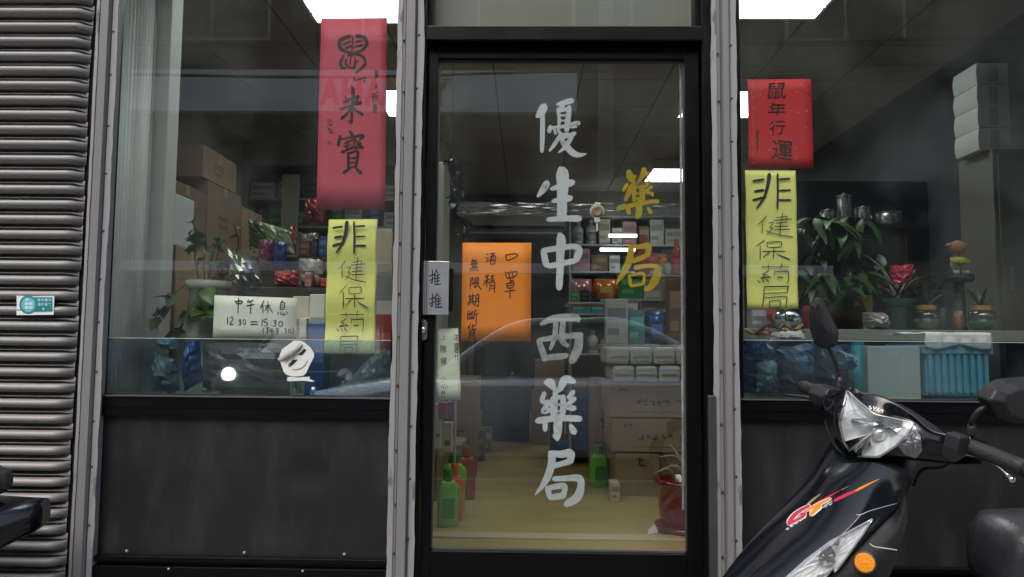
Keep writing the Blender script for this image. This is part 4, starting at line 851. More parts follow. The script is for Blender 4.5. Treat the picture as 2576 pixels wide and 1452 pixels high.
# red glazed pot with dry plant
rp_ = at(1700, 1366, 1.0); rr = 62*pxw(1.0)
rpx = at(1722, 1300, 1.0).x; RZ = at(1700, 1366, 1.0).z
RZ = FZ
pot = thing('glazed_pot', 'red glazed pot with dried twigs inside the door at the right', 'plant pot', (rpx, 1.0, RZ))
ph = at(1700, 1205, 1.0).z - RZ
RED = pm('red_glaze', (.20,.006,.012), .2, var=.35, vs=12, bump=.25, bs=45, coat=.6)
mk('pot_body', lathe([(rr*.72, 0), (rr*.85, ph*.08), (rr*1.0, ph*.35), (rr*1.05, ph*.7), (rr*1.12, ph*.9), (rr*1.2, ph*.93), (rr*1.2, ph), (rr*1.0, ph), (rr*.95, ph*.85)], (rpx, 1.0, RZ), 28), RED, pot, smooth=True)
mk('saucer', lathe([(rr*.9, 0), (rr*1.15, .02), (rr*1.18, .035), (rr*1.0, .03)], (rpx, 1.0, RZ), 28), RED, pot, smooth=True)
mk('soil', lathe([(rr*.96, ph*.86), (.01, ph*.88)], (rpx, 1.0, RZ), 20), pm('soil', (.03,.02,.015), .95, bump=.8, bs=60), pot)
rnd = random.Random(4); tw = []
for i in range(9):
    a_ = rnd.uniform(0, 6.28); l = rnd.uniform(.1, .2); b_ = Vector((rpx+rnd.uniform(-.05,.05), 1.0+rnd.uniform(-.04,.04), RZ+ph*.86))
    tw.append(tube([b_, b_+Vector((math.cos(a_)*l*.3, math.sin(a_)*l*.2, l*.6)), b_+Vector((math.cos(a_)*l*.8, math.sin(a_)*l*.5, l*.75+rnd.uniform(-.05,.03)))], [.005, .007, .003], 5, 3))
mk('twig', join(*tw), pm('dry_twig', (.38,.30,.2), .7, var=.5, vs=30), pot, smooth=True)
pq = at(1640, 1335, .95)
top('paper_scrap', ([Vector((pq.x-.02, .95, FZ+.001)), Vector((pq.x+.03, .97, FZ+.004)), Vector((pq.x+.022, 1.01, FZ+.03)), Vector((pq.x-.005, 1.0, FZ+.012))], [(0,1,2,3)]), colm((.75,.76,.74), .7), 'small white paper scrap on the floor by the red pot', 'paper', solid=.001)
top('floor_lip', box(-.6, .9, .84, .92, FZ-.001, FZ+.010), pm('pale_threshold', (.58,.47,.28), .4), 'pale strip across the shop floor just inside the door', 'threshold', bevel=.004)
# counter goods behind the gold lettering
ctz = at(1600, 868, 2.2).z
cn = thing('counter', 'grey counter behind the tissue packs in the shop', 'counter', (at(1620, 900, 2.4).x, 2.5, FZ))
mk('top_board', box(at(1515, 900, 2.2).x, 2.0, 2.2, 2.7, ctz-.03, ctz), STEEL, cn, bevel=.003); mk('front', box(at(1540, 900, 2.2).x, 1.98, 2.25, 2.68, FZ, ctz-.031), colm(COLS['brown'], .6), cn)
goods = [((1524,752),(1580,866),'white','carton',2.22,'white pack with blue arch on the counter end'), ((1582,780),(1622,866),'teal','carton',2.25,'teal pack on the counter beside the white pack'), ((1560,690),(1618,750),'green','carton',2.5,'green pack behind the white pack on the counter'), ((1620,690),(1680,780),'cream','carton',2.5,'pale carton stacked on the counter below the gold lettering'), ((1624,782),(1680,866),'blue','bag',2.28,'blue foil bag on the counter right of the teal pack'), ((1682,700),(1725,866),'brown','carton',2.35,'brown pack at the right end of the counter'), ((1598,588),(1640,690),'red','bottle',2.6,'tall dark red canister behind the gold lettering'), ((1652,638),(1684,690),'orange','jar',2.6,'orange kettle shaped jar beside the red canister'), ((1690,600),(1722,700),'red','bottle',2.5,'red bottle at the right edge of the door glass'), ((1494,700),(1558,752),'orange','bag',2.3,'crumpled orange plastic bag by the counter'), ((1440,700),(1490,758),'pink','bag',2.6,'dull pink bag on the shelf left of the orange bag')]
shz = {}
for pa_, pb_, c_, k_, Y_, lb in goods:
    a_, b_ = at(*pa_, Y_), at(*pb_, Y_)
    product(k_, c_, (a_.x+b_.x)/2, Y_+.05, b_.z, b_.x-a_.x, .1, a_.z-b_.z, lb, 'goods on the counter')
srk = thing('counter_riser', 'stepped steel riser carrying goods above the counter', 'shelf', (at(1600, 760, 2.55).x, 2.55, ctz))
for (pxa, pxb, py, Y_, Y2) in ((1556,1740,751,2.46,2.7), (1590,1740,691,2.48,2.7), (1430,1560,759,2.28,2.72)):
    a_, b_ = at(pxa, py, Y_), at(pxb, py, Y_); mk('riser_board', box(a_.x, b_.x, Y_, Y2, a_.z-.012, a_.z-.001), STEEL, srk)
for px in (1436, 1556, 1736):
    a_ = at(px, 760, 2.7); mk('riser_post', box(a_.x-.008, a_.x+.008, 2.70, 2.716, FZ, at(px, 690, 2.7).z), STEEL, srk)
# arch print on white pack
a_ = at(1545, 850, 2.2145); mk_ar = tube([(a_.x-.02, 2.2145, a_.z-.01), (a_.x-.018, 2.2145, a_.z+.07), (a_.x+.02, 2.2145, a_.z+.095), (a_.x+.06, 2.2145, a_.z+.095)], .006, 6)
# ring with handle hung on the inside of the door
hc = at(1502, 532, .06); hr = 17*pxw(.06)
hm = thing('hand_fan', 'small round brown and white disc on a stick hung inside the door', 'fan', (hc.x, .06, hc.z-.08))
mk('disc', lathe([(hr, -.004), (hr*1.08, 0), (hr, .006)], (hc.x, .06, hc.z), 24, 'Y'), pm('disc_white', (.72,.72,.68), .4), hm)
mk('face', lathe([(hr*.88, -.0062), (hr*.86, -.008), (hr*.4, -.0085), (hr*.35, -.007), (.001, -.0095)], (hc.x, .06, hc.z), 24, 'Y'), pm('disc_brown', (.42,.28,.15), .5, var=.3, vs=80), hm, smooth=True)
mk('clip', box(hc.x-.009, hc.x+.009, .054, .066, hc.z-hr*1.7, hc.z-hr*.95), MATS['disc_white'], hm, bevel=.002)
mk('stick', box(hc.x-.003, hc.x+.003, .056, .064, hc.z-hr*3.0, hc.z-hr*1.7), MATS['disc_white'], hm)
mk('tab', box(hc.x-.008, hc.x+.008, .056, .064, hc.z+hr*.95, hc.z+hr*1.35), MATS['disc_white'], hm, bevel=.002)
# clear tape strips catching light across the door
TAPE = pm('shiny_tape', (.7,.73,.72), .12, .3, bump=1.0, bs=25)
def leafmesh(L, W, bend, mat, name='leaf', seg=5):
    rows = []
    for i in range(seg+1):
        f = i/seg; w = W*math.sin(math.pi*min(.999, f**.8*.97+.02))*.5; z = -bend*f*f*L; rows.append([Vector((f*L, -w, z+w*.25)), Vector((f*L, 0, z)), Vector((f*L, w, z+w*.25))])
    V, F = grid(rows); return _mesh(name, V, F, mat, True)
def put(me, parent, p, yaw, pitch, roll=0., s=1., name='leaf'):
    o = bpy.data.objects.new(name, me); COL.objects.link(o); o.parent = parent
    M = Matrix.Translation(Vector(p)) @ Matrix.Rotation(yaw, 4, 'Z') @ Matrix.Rotation(-pitch, 4, 'Y') @ Matrix.Rotation(roll, 4, 'X') @ Matrix.Scale(s, 4)
    o.matrix_local = WM[parent].inverted() @ M; return o
LEAF1 = pm('pothos_leaf', (.10,.22,.035), .4, var=.45, vs=14); LEAF2 = pm('dark_leaf', (.035,.10,.025), .4, var=.4, vs=10); LEAF3 = pm('blue_green_leaf', (.04,.13,.07), .4, var=.4, vs=10)
# hanging dark vine left inside the door
hv = thing('hanging_vine', 'dark artificial vine hanging at the left inside the door', 'plant', (at(1150, 500, 1.6).x, 1.6, at(1150, 590, 1.6).z))
vl = [at(1136, 400, 1.6), at(1150, 450, 1.62), at(1148, 500, 1.6), at(1162, 550, 1.58), at(1166, 588, 1.6)]
mk('stem', tube(vl, .004, 5), pm('vine_stem', (.02,.03,.015), .7), hv)
mk('cord', tube([vl[0], Vector((vl[0].x, 1.6, CZ))], .0015, 5), DARK, hv)
ML = leafmesh(.045, .032, .5, pm('black_green_leaf', (.012,.022,.012), .35)); rnd = random.Random(2)
for p in catmull(vl, 14):
    for q in range(2): put(ML, hv, p + Vector((rnd.uniform(-.012,.012), rnd.uniform(-.012,.012), rnd.uniform(-.008,.008))), rnd.uniform(0,6.28), rnd.uniform(-1.2,.4), rnd.uniform(-1,1), rnd.uniform(.7,1.3))
# tall pale cabinet edge at the left of the door glass
c0, c1 = at(1100, 408, 2.9), at(1118, 440, 2.9)
top('pale_cabinet', box(c0.x-.25, c1.x, 2.9, 3.3, FZ, c0.z), pm('cabinet_pale', (.55,.56,.52), .5), 'tall pale cabinet edge at the left side of the door glass', 'cabinet', bevel=.005)

# ------------------------------------------------------------------ left window display
LZ = 1.02
struct('display_ledge', box(-1.30, at(1000, 990, .05).x, .07, .60, LZ-.04, LZ), pm('ledge_board', (.12,.12,.115), .6))
def potted(px, pytop, pybot, Y, wpx, mat, label, rim=True):
    u = pxw(Y); t_ = at(px, pytop, Y); b_ = at(px, pybot, Y); h = t_.z-b_.z; r = wpx*u/2
    t = thing('potted_plant', label, 'plant', (b_.x, Y, b_.z))
    pr = [(r*.62, 0), (r*.68, .004), (r*.88, h*.72)]
    pr += [(r*.9, h*.74), (r*1.0, h*.75), (r*1.02, h), (r*.92, h), (r*.85, h*.9)] if rim else [(r, h), (r*.9, h), (r*.85, h*.9)]
    mk('pot', lathe(pr, (b_.x, Y, b_.z), 24), mat, t, smooth=True)
    mk('soil', lathe([(r*.86, h*.88), (.004, h*.92)], (b_.x, Y, b_.z), 16), MATS['soil'], t)
    return t, Vector((b_.x, Y, b_.z+h*.9)), r
WPOT = pm('white_plastic', (.70,.72,.66), .4, var=.08, vs=6)
pt, pc_, pr_ = potted(522, 708, 792, .55, 108, WPOT, 'trailing green plant in a white pot in left window')
ML = leafmesh(.064, .048, .35, LEAF1); rnd = random.Random(8)
vines = [[(505,712),(500,740),(508,775),(535,800),(565,795)], [(470,715),(440,740),(420,780),(400,800)], [(540,715),(548,690),(545,655),(552,620)], [(515,705),(512,660),(520,620),(515,585)], [(480,715),(470,790),(450,830),(430,850)], [(530,716),(555,760),(560,800)], [(560,700),(585,660),(600,610),(590,570)], [(500,700),(490,650),(498,600),(485,560)], [(535,700),(570,690),(612,668)], [(525,700),(535,640),(560,590)]]
for i, vv in enumerate(vines):
    P = [at(x, y_, .55-.06*(1 if i in (0, 1, 4, 5) else -.3)-.02*k_) for k_, (x, y_) in enumerate(vv)]
    mk('vine', tube(P, .0022, 5), pm('vine_brown', (.12,.10,.04), .7), pt)
    for p in catmull(P, 3)[2:]:
        if rnd.random() < .85: put(ML, pt, p, rnd.uniform(-2.6,-.5), rnd.uniform(-.9,.5), rnd.uniform(-.8,.8), rnd.uniform(.7,1.25))
for px, py, s_, yw, pi_ in ((402,770,1.5,-2.2,-1.2), (497,800,1.5,-.6,.3), (468,835,1.6,-2.4,-.4), (520,725,1.2,-1,-.6)): put(ML, pt, at(px, py, .42), yw, pi_, .5, s_)
a_, b_ = at(452, 831, .48), at(560, 985, .48)
top('white_tray_box', box(a_.x, b_.x, .46, .60, LZ, at(522, 793, .55).z-.001), WPOT, 'white plastic box carrying the white flower pot', 'box', bevel=.006)
CLEAR = glassm('clear_plastic', (.80,.82,.82), r0=.10, rough=.08, haze=.10, boost=1.6, hazecol=(.6,.62,.6))
def crumple(P, Y, depth, mat, label, name, cat, seed, n=9, amp=.008, group=None):
    rnd = random.Random(seed); a, b, c, d = [at(*p, Y) for p in P]; rows = []
    for i in range(n+1):
        l = a.lerp(d, i/n); r = b.lerp(c, i/n); row = []
        for j in range(n+1):
            p = l.lerp(r, j/n); e = math.sin(math.pi*i/n)*math.sin(math.pi*j/n)
            p.y -= depth*e**.5 - rnd.uniform(-amp, amp); p.x += rnd.uniform(-amp, amp)*.4; p.z += rnd.uniform(-amp, amp)*.4; row.append(p)
        rows.append(row)
    V, F = grid(rows); m = len(V)
    rows2 = [[Vector((p.x, Y+depth*.25, p.z)) for p in r] for r in rows]; V2, F2 = grid(rows2)
    V = V + V2; F = F + [tuple(i+m for i in reversed(q)) for q in F2]
    k = n+1
    for j in range(n): F += [(j, m+j, m+j+1, j+1), (n*k+j+1, m+n*k+j+1, m+n*k+j, n*k+j), ((j+1)*k, m+(j+1)*k, m+j*k, j*k), (j*k+n, m+j*k+n, m+(j+1)*k+n, (j+1)*k+n)]
    return top(name, (V, F), mat, label, cat, group, smooth=False)
def foil(c, key): return pm('crinkled_'+key, c, .3, .15, var=.3, vs=20, bump=.8, bs=50)
rg = random.Random(15)
crumple([(568,622),(640,650),(668,742),(590,742)], .35, .03, CLEAR, 'clear crinkled plastic sleeve leaning behind the white card', 'plastic_sleeve', 'packaging', 1)
disp = [([(622,548),(700,575),(700,642),(628,620)], .9, (.07,.14,.05), 'dark green and red foil pack leaning in left window', 'foil_pack', 'packet'),
 ([(660,560),(725,578),(742,642),(676,640)], .8, (.30,.42,.22), 'pale green crinkled foil pouch in left window', 'foil_pack', 'packet'),
 ([(650,600),(690,606),(690,680),(652,680)], .75, (.30,.05,.12), 'maroon packet between the foil packs in left window', 'foil_pack', 'packet'),
 ([(690,606),(720,612),(718,680),(690,680)], .74, (.04,.10,.32), 'blue packet beside the maroon packet in left window', 'foil_pack', 'packet'),
 ([(690,682),(752,680),(750,722),(692,720)], .55, (.55,.10,.10), 'red snack pack with yellow print in left window', 'foil_pack', 'packet'),
 ([(752,650),(812,654),(812,720),(752,722)], .7, (.42,.42,.36), 'grey white printed pack right of the red snack pack', 'foil_pack', 'packet'),
 ([(700,600),(742,560),(745,640),(712,640)], .95, (.45,.16,.10), 'orange red packet behind the pale green pouch', 'foil_pack', 'packet'),
 ([(752,590),(800,585),(800,650),(752,650)], 1.0, (.38,.30,.24), 'brownish pack behind the grey printed pack', 'foil_pack', 'packet')]
for i, (P_, Y_, c_, lb, nm, ct_) in enumerate(disp): crumple(P_, Y_, .035, foil(c_, 'd%d' % i), lb, nm, ct_, 20+i, amp=.005, group='packets heaped in the left window')
ds = thing('display_step', 'dark stepped stand under the packets in the left window', 'stand', (at(720, 900, .8).x, .8, LZ))
for (pxa, pxb, py, Y0, Y1) in ((600,1000,722,.52,.70), (600,1000,682,.71,.78), (610,1000,645,.80,1.1)):
    a_, b_ = at(pxa, py, Y0), at(pxb, py, Y0); mk('step', box(a_.x, b_.x, Y0, Y1, FZ if Y0 > .6 else LZ+.001, a_.z), pm('stand_dark', (.07,.06,.055), .7, var=.3, vs=5), ds, bevel=.003)
boxes = [((768,812),(815,905),.16,'blue','blue striped carton beside the yellow strip in left window'), ((752,800),(768,885),.15,'white','thin white carton left of the blue striped carton'), ((778,740),(815,812),.17,'white','white carton with print behind the yellow strip'), ((948,575),(985,640),.40,'cream','cream carton right of the yellow strip in left window'), ((945,690),(988,760),.35,'grey','grey carton right of the yellow strip at mid height'), ((735,745),(776,805),.22,'cream','tan carton behind the white card'), ((944,790),(985,870),.30,'red','red carton at the right end of the left window')]
for pa_, pb_, Y_, c_, lb in boxes:
    a_, b_ = at(*pa_, Y_), at(*pb_, Y_); product('carton', c_, (a_.x+b_.x)/2, Y_+.04, LZ+.001, b_.x-a_.x, .07, a_.z-LZ-.001, lb, 'cartons in the left window')
bags = [([(470,862),(500,858),(505,960),(462,985)], .20, (.06,.14,.42), 'blue plastic bag behind the film at the left'), ([(398,850),(440,850),(444,880),(402,876)], .22, (.20,.45,.55), 'light blue wrapper below the trailing leaves'), ([(390,885),(440,905),(450,985),(380,985)], .20, (.30,.38,.40), 'greyish plastic bag behind the film beside the pillar'), ([(735,865),(800,850),(808,985),(730,985)], .24, (.22,.40,.45), 'pale teal plastic bag behind the round sticker'), ([(510,862),(720,862),(720,985),(510,985)], .34, (.20,.19,.17), 'brown grey fabric roll behind the film under the card'), ([(950,880),(985,880),(990,985),(850,985)], .30, (.30,.42,.42), 'pale plastic bag behind the film at the right end')]
for i, (P_, Y_, c_, lb) in enumerate(bags): crumple(P_, Y_, .05, foil(c_, 'b%d' % i), lb, 'plastic_bag', 'bag', 40+i, amp=.006, group='bags behind the film of the left window')

# crinkled clear film strip hanging behind the head of the door
crumple([(1150,508),(1724,512),(1724,545),(1150,540)], .10, .012, CLEAR, 'crinkled clear plastic strip across the door behind the white characters', 'plastic_strip', 'plastic', 90, n=22, amp=.006)

# small goods crowding the stepped stand and the riser boards
rn = random.Random(77)
def crowd(px0, px1, py, Y_, hmin, hmax, pal, where, group, kinds=('carton','carton','bottle','jar','packet')):
    px = px0; i = 0
    while px < px1 and i < 16:
        w_ = rn.uniform(14, 30); h_ = rn.uniform(hmin, hmax); k_ = rn.choice(kinds); c_ = rn.choice(pal); u = pxw(Y_); b_ = at(px+w_/2, py, Y_)
        if k_ in ('bottle', 'jar'): w_ = min(w_, 20)
        product(k_, c_, b_.x, Y_+.03, b_.z+.0006, w_*u*.95, .05, h_*u, '%s %s, %s from left %s' % (c_, {'carton': 'box', 'packet': 'packet'}.get(k_, k_), ORD[i], where), group)
        px += w_+rn.uniform(0, 5); i += 1
PALD = ['red','cream','white','brown','blue','green','grey','pink','yellow','dark']
crowd(752, 985, 645, .84, 30, 62, PALD, 'on the rear step of the left window stand', 'goods on the stepped stand')
crowd(760, 985, 682, .72, 20, 40, PALD, 'on the middle step of the left window stand', 'goods on the stepped stand')
crowd(764, 985, 722, .54, 22, 40, PALD, 'on the front step of the left window stand', 'goods on the stepped stand')
crowd(1436, 1492, 759, 2.34, 24, 44, PALD, 'on the low riser board by the orange bag', 'goods on the riser')
crowd(1646, 1725, 691, 2.52, 20, 44, PALD, 'on the upper riser board behind the gold lettering', 'goods on the riser')
hb = at(788, 500, 1.7)
crumple([(768,500),(806,498),(812,560),(760,562)], 1.7, .05, foil((.28,.02,.03), 'hangred'), 'dark red bag hanging under the red banner', 'red_bag', 'bag', 95, amp=.006)
top('bag_hook', tube([at(787, 500, 1.7), Vector((hb.x, 1.7, CZ))], .002, 5), DARK, 'thin cord holding the dark red bag in left window', 'cord')
# low goods along the left of the aisle and by the black cabinet
for i, (px, Y_, w_, h_, c_, k_, lb) in enumerate(((1208,2.9,26,70,'brown','carton','brown pack at the foot of the tall carton'), (1225,3.3,24,60,'grey','carton','grey pack on the floor before the black cabinet'), (1400,3.2,34,80,'dark','carton','dark pack on the floor left of the blue stool'), (1424,2.9,24,60,'red','carton','dark red pack touching the blue stool'), (1545,1.66,22,44,'cream','carton','small cream pack before the carton stack'))):
    b_ = at(px, 1100, Y_); u = pxw(Y_); product(k_, c_, b_.x, Y_, FZ+.0005, w_*u, .12, h_*u, lb, 'packs along the aisle')
# ------------------------------------------------------------------ right window display
struct('display_ledge', box(at(1860, 990, .05).x, 2.6, .07, .58, .96, 1.0), MATS['ledge_board'])
LR = 1.0
gx = at(2500, 500, 1.15).x; gzt = at(2500, 374, 1.15).z
gc = thing('grey_cabinet', 'olive grey steel cabinet at the right end of the right window', 'cabinet', (gx+.25, 1.3, FZ))
OLV = pm('olive_steel', (.20,.19,.155), .5, var=.15, vs=3)
mk('body', box(gx, 2.6, 1.15, 1.42, FZ, gzt), OLV, gc, bevel=.004); mk('door_panel', box(gx+.02, 2.59, 1.142, 1.149, FZ+.05, gzt-.03), OLV, gc, bevel=.002); mk('handle', box(gx+.05, gx+.065, 1.128, 1.141, 1.5, 1.62), ALU, gc)
wx0, wx1 = at(2462, 300, 1.17).x, at(2540, 300, 1.17).x; zb = gzt+.002; zt_ = at(2462, 157, 1.17).z
for i in range(4):
    h = (zt_-zb)/4; z0 = zb + i*h
    t = thing('white_carton', 'white ridged carton, %s from top of the stack on the grey cabinet' % ORD[3-i], 'carton', ((wx0+wx1)/2, 1.25, z0), 'white cartons on the grey cabinet')
    rows = []
    for q in range(7):
        f = q/6; b_ = .005*math.sin(math.pi*f); rows.append([Vector((wx0-b_, 1.17, z0+f*(h-.003))), Vector((wx1, 1.17, z0+f*(h-.003))), Vector((wx1, 1.36, z0+f*(h-.003))), Vector((wx0-b_*1.4, 1.36, z0+f*(h-.003)))])
    mk('body', loft(rows), pm('white_foam', (.66,.68,.66), .6, var=.1, vs=8), t)
    mk('paper_band', box(wx0+.05, wx0+.09, 1.1682, 1.1695, z0+.01, z0+h-.013), colm((.5,.52,.52), .6), t)
# dark partition deep in the room
struct('wall_screen', box(1.62, 2.6, 2.6, 2.66, FZ, 2.32), pm('navy_screen', (.03,.034,.046), .7, var=.3, vs=2))
TBZ = at(2200, 829, .62).z
tb = thing('display_table', 'grey table behind the ledge in the right window', 'table', (1.8, .85, FZ))
TBM = pm('table_grey_green', (.20,.235,.21), .5, var=.1, vs=4)
tx0 = at(1862, 840, .62).x
mk('table_top', box(tx0, 2.58, .62, 1.12, at(2200, 857, .62).z, TBZ), TBM, tb, bevel=.003)
for x in (tx0+.03, 2.54):
    for y_ in (.66, 1.08): mk('leg', box(x-.02, x+.02, y_-.02, y_+.02, FZ, at(2200, 857, .62).z), TBM, tb)
# money tree
mt, mc, mr = potted(2058, 705, 829, .78, 44, pm('pale_blue_pot', (.40,.48,.56), .4), 'bushy green money tree in a pale blue pot in right window', rim=False)
tr = [mc, at(2060, 660, .78), at(2075, 610, .8), at(2085, 570, .8)]
mk('trunk', tube(tr, [.012, .009, .008], 7), pm('plant_bark', (.16,.11,.06), .8), mt, smooth=True)
LM = leafmesh(.115, .036, .45, LEAF2); rnd = random.Random(12)
for i in range(40):
    px, py = rnd.uniform(1985, 2190), rnd.uniform(515, 730); Y_ = .78+rnd.uniform(-.14, .14)
    if ((px-2085)/105)**2 + ((py-620)/105)**2 > 1.25: continue
    c_ = at(px, py, Y_); base = tr[2].lerp(tr[3], rnd.random())
    mk('stalk', tube([base, base.lerp(c_, .5)+Vector((0, 0, .03)), c_], .0015, 4, 3), MATS['vine_brown'], mt)
    y0 = rnd.uniform(0, 6.28)
    for q in range(rnd.choice((5, 6))): put(LM, mt, c_, y0+q*1.15, rnd.uniform(-.75,.15), rnd.uniform(-.3,.3), rnd.uniform(.75,1.25))
# arching dry plant in a green pot
ap, acn, ar = potted(2262, 752, 829, .76, 80, pm('green_plastic', (.03,.09,.075), .4), 'dry arching plant in a dark green pot in right window')
LA = leafmesh(.34, .018, .9, pm('dry_leaf', (.14,.11,.045), .6, var=.5, vs=10), seg=9); rnd = random.Random(6)
for i in range(16): put(LA, ap, acn+Vector((rnd.uniform(-.02,.02), rnd.uniform(-.02,.02), 0)), rnd.uniform(0,6.28), rnd.uniform(.7,1.35), 0, rnd.uniform(.6,1.0))
for i in range(7):
    a_ = rnd.uniform(-.5,.5); mk('bare_stem', tube([acn, acn+Vector((a_*.06, rnd.uniform(-.02,.02), .05)), acn+Vector((a_*.16, rnd.uniform(-.04,.04), .11+rnd.uniform(0,.04)))], .0028, 5, 3), pm('bare_stem', (.45,.42,.32), .7), ap)
# two glass jars with spiky plants
LS = leafmesh(.13, .022, .12, pm('spiky_leaf', (.035,.085,.04), .4, var=.5, vs=12), seg=6)
JAR = glassm('jar_glass', (.72,.86,.78), r0=.08, rough=.03, haze=.05, boost=1.5)
for i, (px, lb) in enumerate(((2330, 'heart shaped glass jar with spiky plant nearer the green pot'), (2470, 'heart shaped glass jar with spiky plant at the far right'))):
    b_ = at(px, 822, .68); b_ = Vector((b_.x, .68, TBZ)); u = pxw(.68); r = 33*u; h = 50*u
    t = thing('plant_jar', lb, 'jar', b_, 'glass jars with spiky plants')
    mk('glass', lathe([(r*.5, .001), (r*.75, h*.15), (r*1.0, h*.55), (r*1.02, h*.75), (r*.85, h*.92), (r*.66, h)], b_, 20), JAR, t, smooth=True)
    mk('water', lathe([(r*.48, .004), (r*.72, h*.15), (r*.96, h*.55), (.002, h*.56)], b_, 18), pm('green_water', (.10,.16,.10), .15), t, smooth=True)
    mk('lid', lathe([(r*.70, h), (r*.72, h+.002), (r*.72, h+.018), (r*.5, h+.02)], b_, 20), pm('gold_lid', (.55,.30,.10), .35, .5), t)
    rnd = random.Random(i+30)
    for q in range(9): put(LS, t, b_+Vector((0, 0, h+.01)), rnd.uniform(0,6.28), rnd.uniform(.6,1.45), 0, rnd.uniform(.65,1.1))
# plush doll on a black stand, red bag, vase, canisters and small stuff
sp0, sp1 = at(2380, 692, .9), at(2446, 829, .9)
st = thing('black_stand', 'black round stand carrying the doll in the right window', 'stand', ((sp0.x+sp1.x)/2, .9, TBZ))
sw = (sp1.x-sp0.x)/2; sxm = (sp0.x+sp1.x)/2
mk('column', lathe([(sw*.75, 0), (sw*.5, .02), (sw*.42, sp0.z-TBZ-.03)], (sxm, .9, TBZ), 18), pm('black_plastic', (.014,.014,.016), .45), st, smooth=True)
mk('top_plate', lathe([(sw*1.1, sp0.z-TBZ-.03), (sw*1.2, sp0.z-TBZ-.015), (sw*1.15, sp0.z-TBZ)], (sxm, .9, TBZ), 18), MATS['black_plastic'], st)
dl = thing('plush_doll', 'small plush doll with brown head and white shirt on black stand', 'doll', (sxm, .9, sp0.z))
u = pxw(.9)
mk('body', lathe([(.012, 0), (.024, .01), (.03, .03), (.026, .055), (.012, .07)], (sxm, .9, sp0.z+.015), 14), colm((.70,.70,.66), .8), dl, smooth=True)
mk('head', lathe([(.004, 0), (.026, .01), (.034, .03), (.03, .048), (.014, .06), (.002, .063)], (sxm-.01, .885, sp0.z+.082), 16), colm((.42,.25,.13), .8), dl, smooth=True)
for s in (-1, 1):
    mk('ear', lathe([(.003, 0), (.012, .004), (.012, .014), (.003, .018)], (sxm-.01+s*.034, .885, sp0.z+.115), 10), colm((.42,.25,.13), .8), dl, smooth=True)
    mk('leg', tube([(sxm+s*.014, .9, sp0.z+.02), (sxm+s*.018, .885, sp0.z+.008), (sxm+s*.02, .865, sp0.z+.01)], .008, 7), colm((.70,.70,.66), .8), dl, smooth=True)
    mk('arm', tube([(sxm+s*.024, .9, sp0.z+.07), (sxm+s*.03, .88, sp0.z+.055), (sxm+s*.008, .862, sp0.z+.05)], .008, 7), colm((.62,.50,.06), .8), dl, smooth=True)
mk('yellow_cushion', lathe([(.004, -.02), (.022, -.012), (.026, 0), (.022, .01), (.004, .014)], (sxm-.016, .862, sp0.z+.055), 14), colm((.62,.52,.05), .8), dl, smooth=True)
crumple([(2238,668),(2302,666),(2288,714),(2248,716)], .64, .02, foil((.52,.03,.07), 'redbag'), 'small red cloth bag hanging among the dry leaves', 'red_bag', 'bag', 70)
tbx = at(2270, 712, 1.0)
shb = thing('window_shelf', 'dark narrow shelf behind the plants in the right window', 'shelf', (tbx.x, 1.05, TBZ))
mk('board', box(at(2090, 713, 1.0).x, at(2375, 713, 1.0).x, 1.0, 1.11, tbx.z-.015, tbx.z-.001), pm('dark_wood', (.05,.032,.022), .5, var=.3, vs=8), shb)
for px in (2094, 2368): x = at(px, 760, 1.0).x; mk('side', box(x, x+.012, 1.0, 1.11, TBZ, tbx.z-.015), MATS['dark_wood'], shb)
vs_ = at(2135, 829, .85)
va = thing('brown_vase', 'round dark brown clay vase behind the scooter mirror', 'vase', (vs_.x, .85, TBZ))
u = pxw(.85); mk('body', lathe([(22*u, 0), (38*u, 20*u), (42*u, 45*u), (34*u, 70*u), (18*u, 84*u), (22*u, 92*u), (16*u, 92*u), (12*u, 80*u)], (vs_.x, .85, TBZ), 24), pm('brown_clay', (.10,.05,.028), .45, var=.4, vs=12), va, smooth=True)
mk('ribbon', crumple([(2124,752),(2150,752),(2146,776),(2128,776)], .79, .004, colm((.55,.12,.16), .6), 'x', 'x', 'x', 3).data and box(vs_.x-.012, vs_.x+.012, .77, .775, TBZ+.10, TBZ+.115), colm((.55,.12,.16), .6), va)
for o in [o for o in bpy.data.objects if o.name == 'x']: bpy.data.objects.remove(o)
cz = at(2110, 562, 1.5).z
cs_ = thing('canister_shelf', 'dark wall shelf with metal canisters deep in the right window', 'shelf', (at(2110, 562, 1.5).x, 1.6, cz-.02))
mk('board', box(at(2050, 562, 1.5).x, at(2290, 562, 1.5).x, 1.5, 1.75, cz-.02, cz-.001), MATS['dark_wood'], cs_)
for px in (2056, 2280): mk('post', box(at(px, 562, 1.7).x, at(px, 562, 1.7).x+.02, 1.70, 1.72, FZ, cz-.02), MATS['dark_wood'], cs_)
for i, (px, py0, w_, lb) in enumerate(((2082, 520, 34, 'squat dull metal canister at the left of the canister shelf'), (2125, 478, 34, 'tall shiny metal canister in the middle of the canister shelf'), (2172, 512, 40, 'small metal canister with handle right on the canister shelf'), (2235, 525, 60, 'wide glass jar at the right end of the canister shelf'))):
    b_ = at(px, 562, 1.58); u = pxw(1.58); r = w_*u/2; h = (562-py0)*u
    t = thing('metal_canister', lb, 'canister', (b_.x, 1.58, cz), 'canisters in the right window')
    mk('body', lathe([(r*.96, 0), (r, .005), (r, h*.8), (r*.97, h*.82)], (b_.x, 1.58, cz), 18), pm('dull_steel2', (.45,.46,.46), .25, .9), t, smooth=True)
    mk('lid', lathe([(r*1.04, h*.82), (r*1.04, h*.92), (r*.3, h*.95), (r*.25, h), (r*.1, h)], (b_.x, 1.58, cz), 18), pm('dull_steel2', (.45,.46,.46), .25, .9), t, smooth=False)
kb = at(1990, 803, .66)
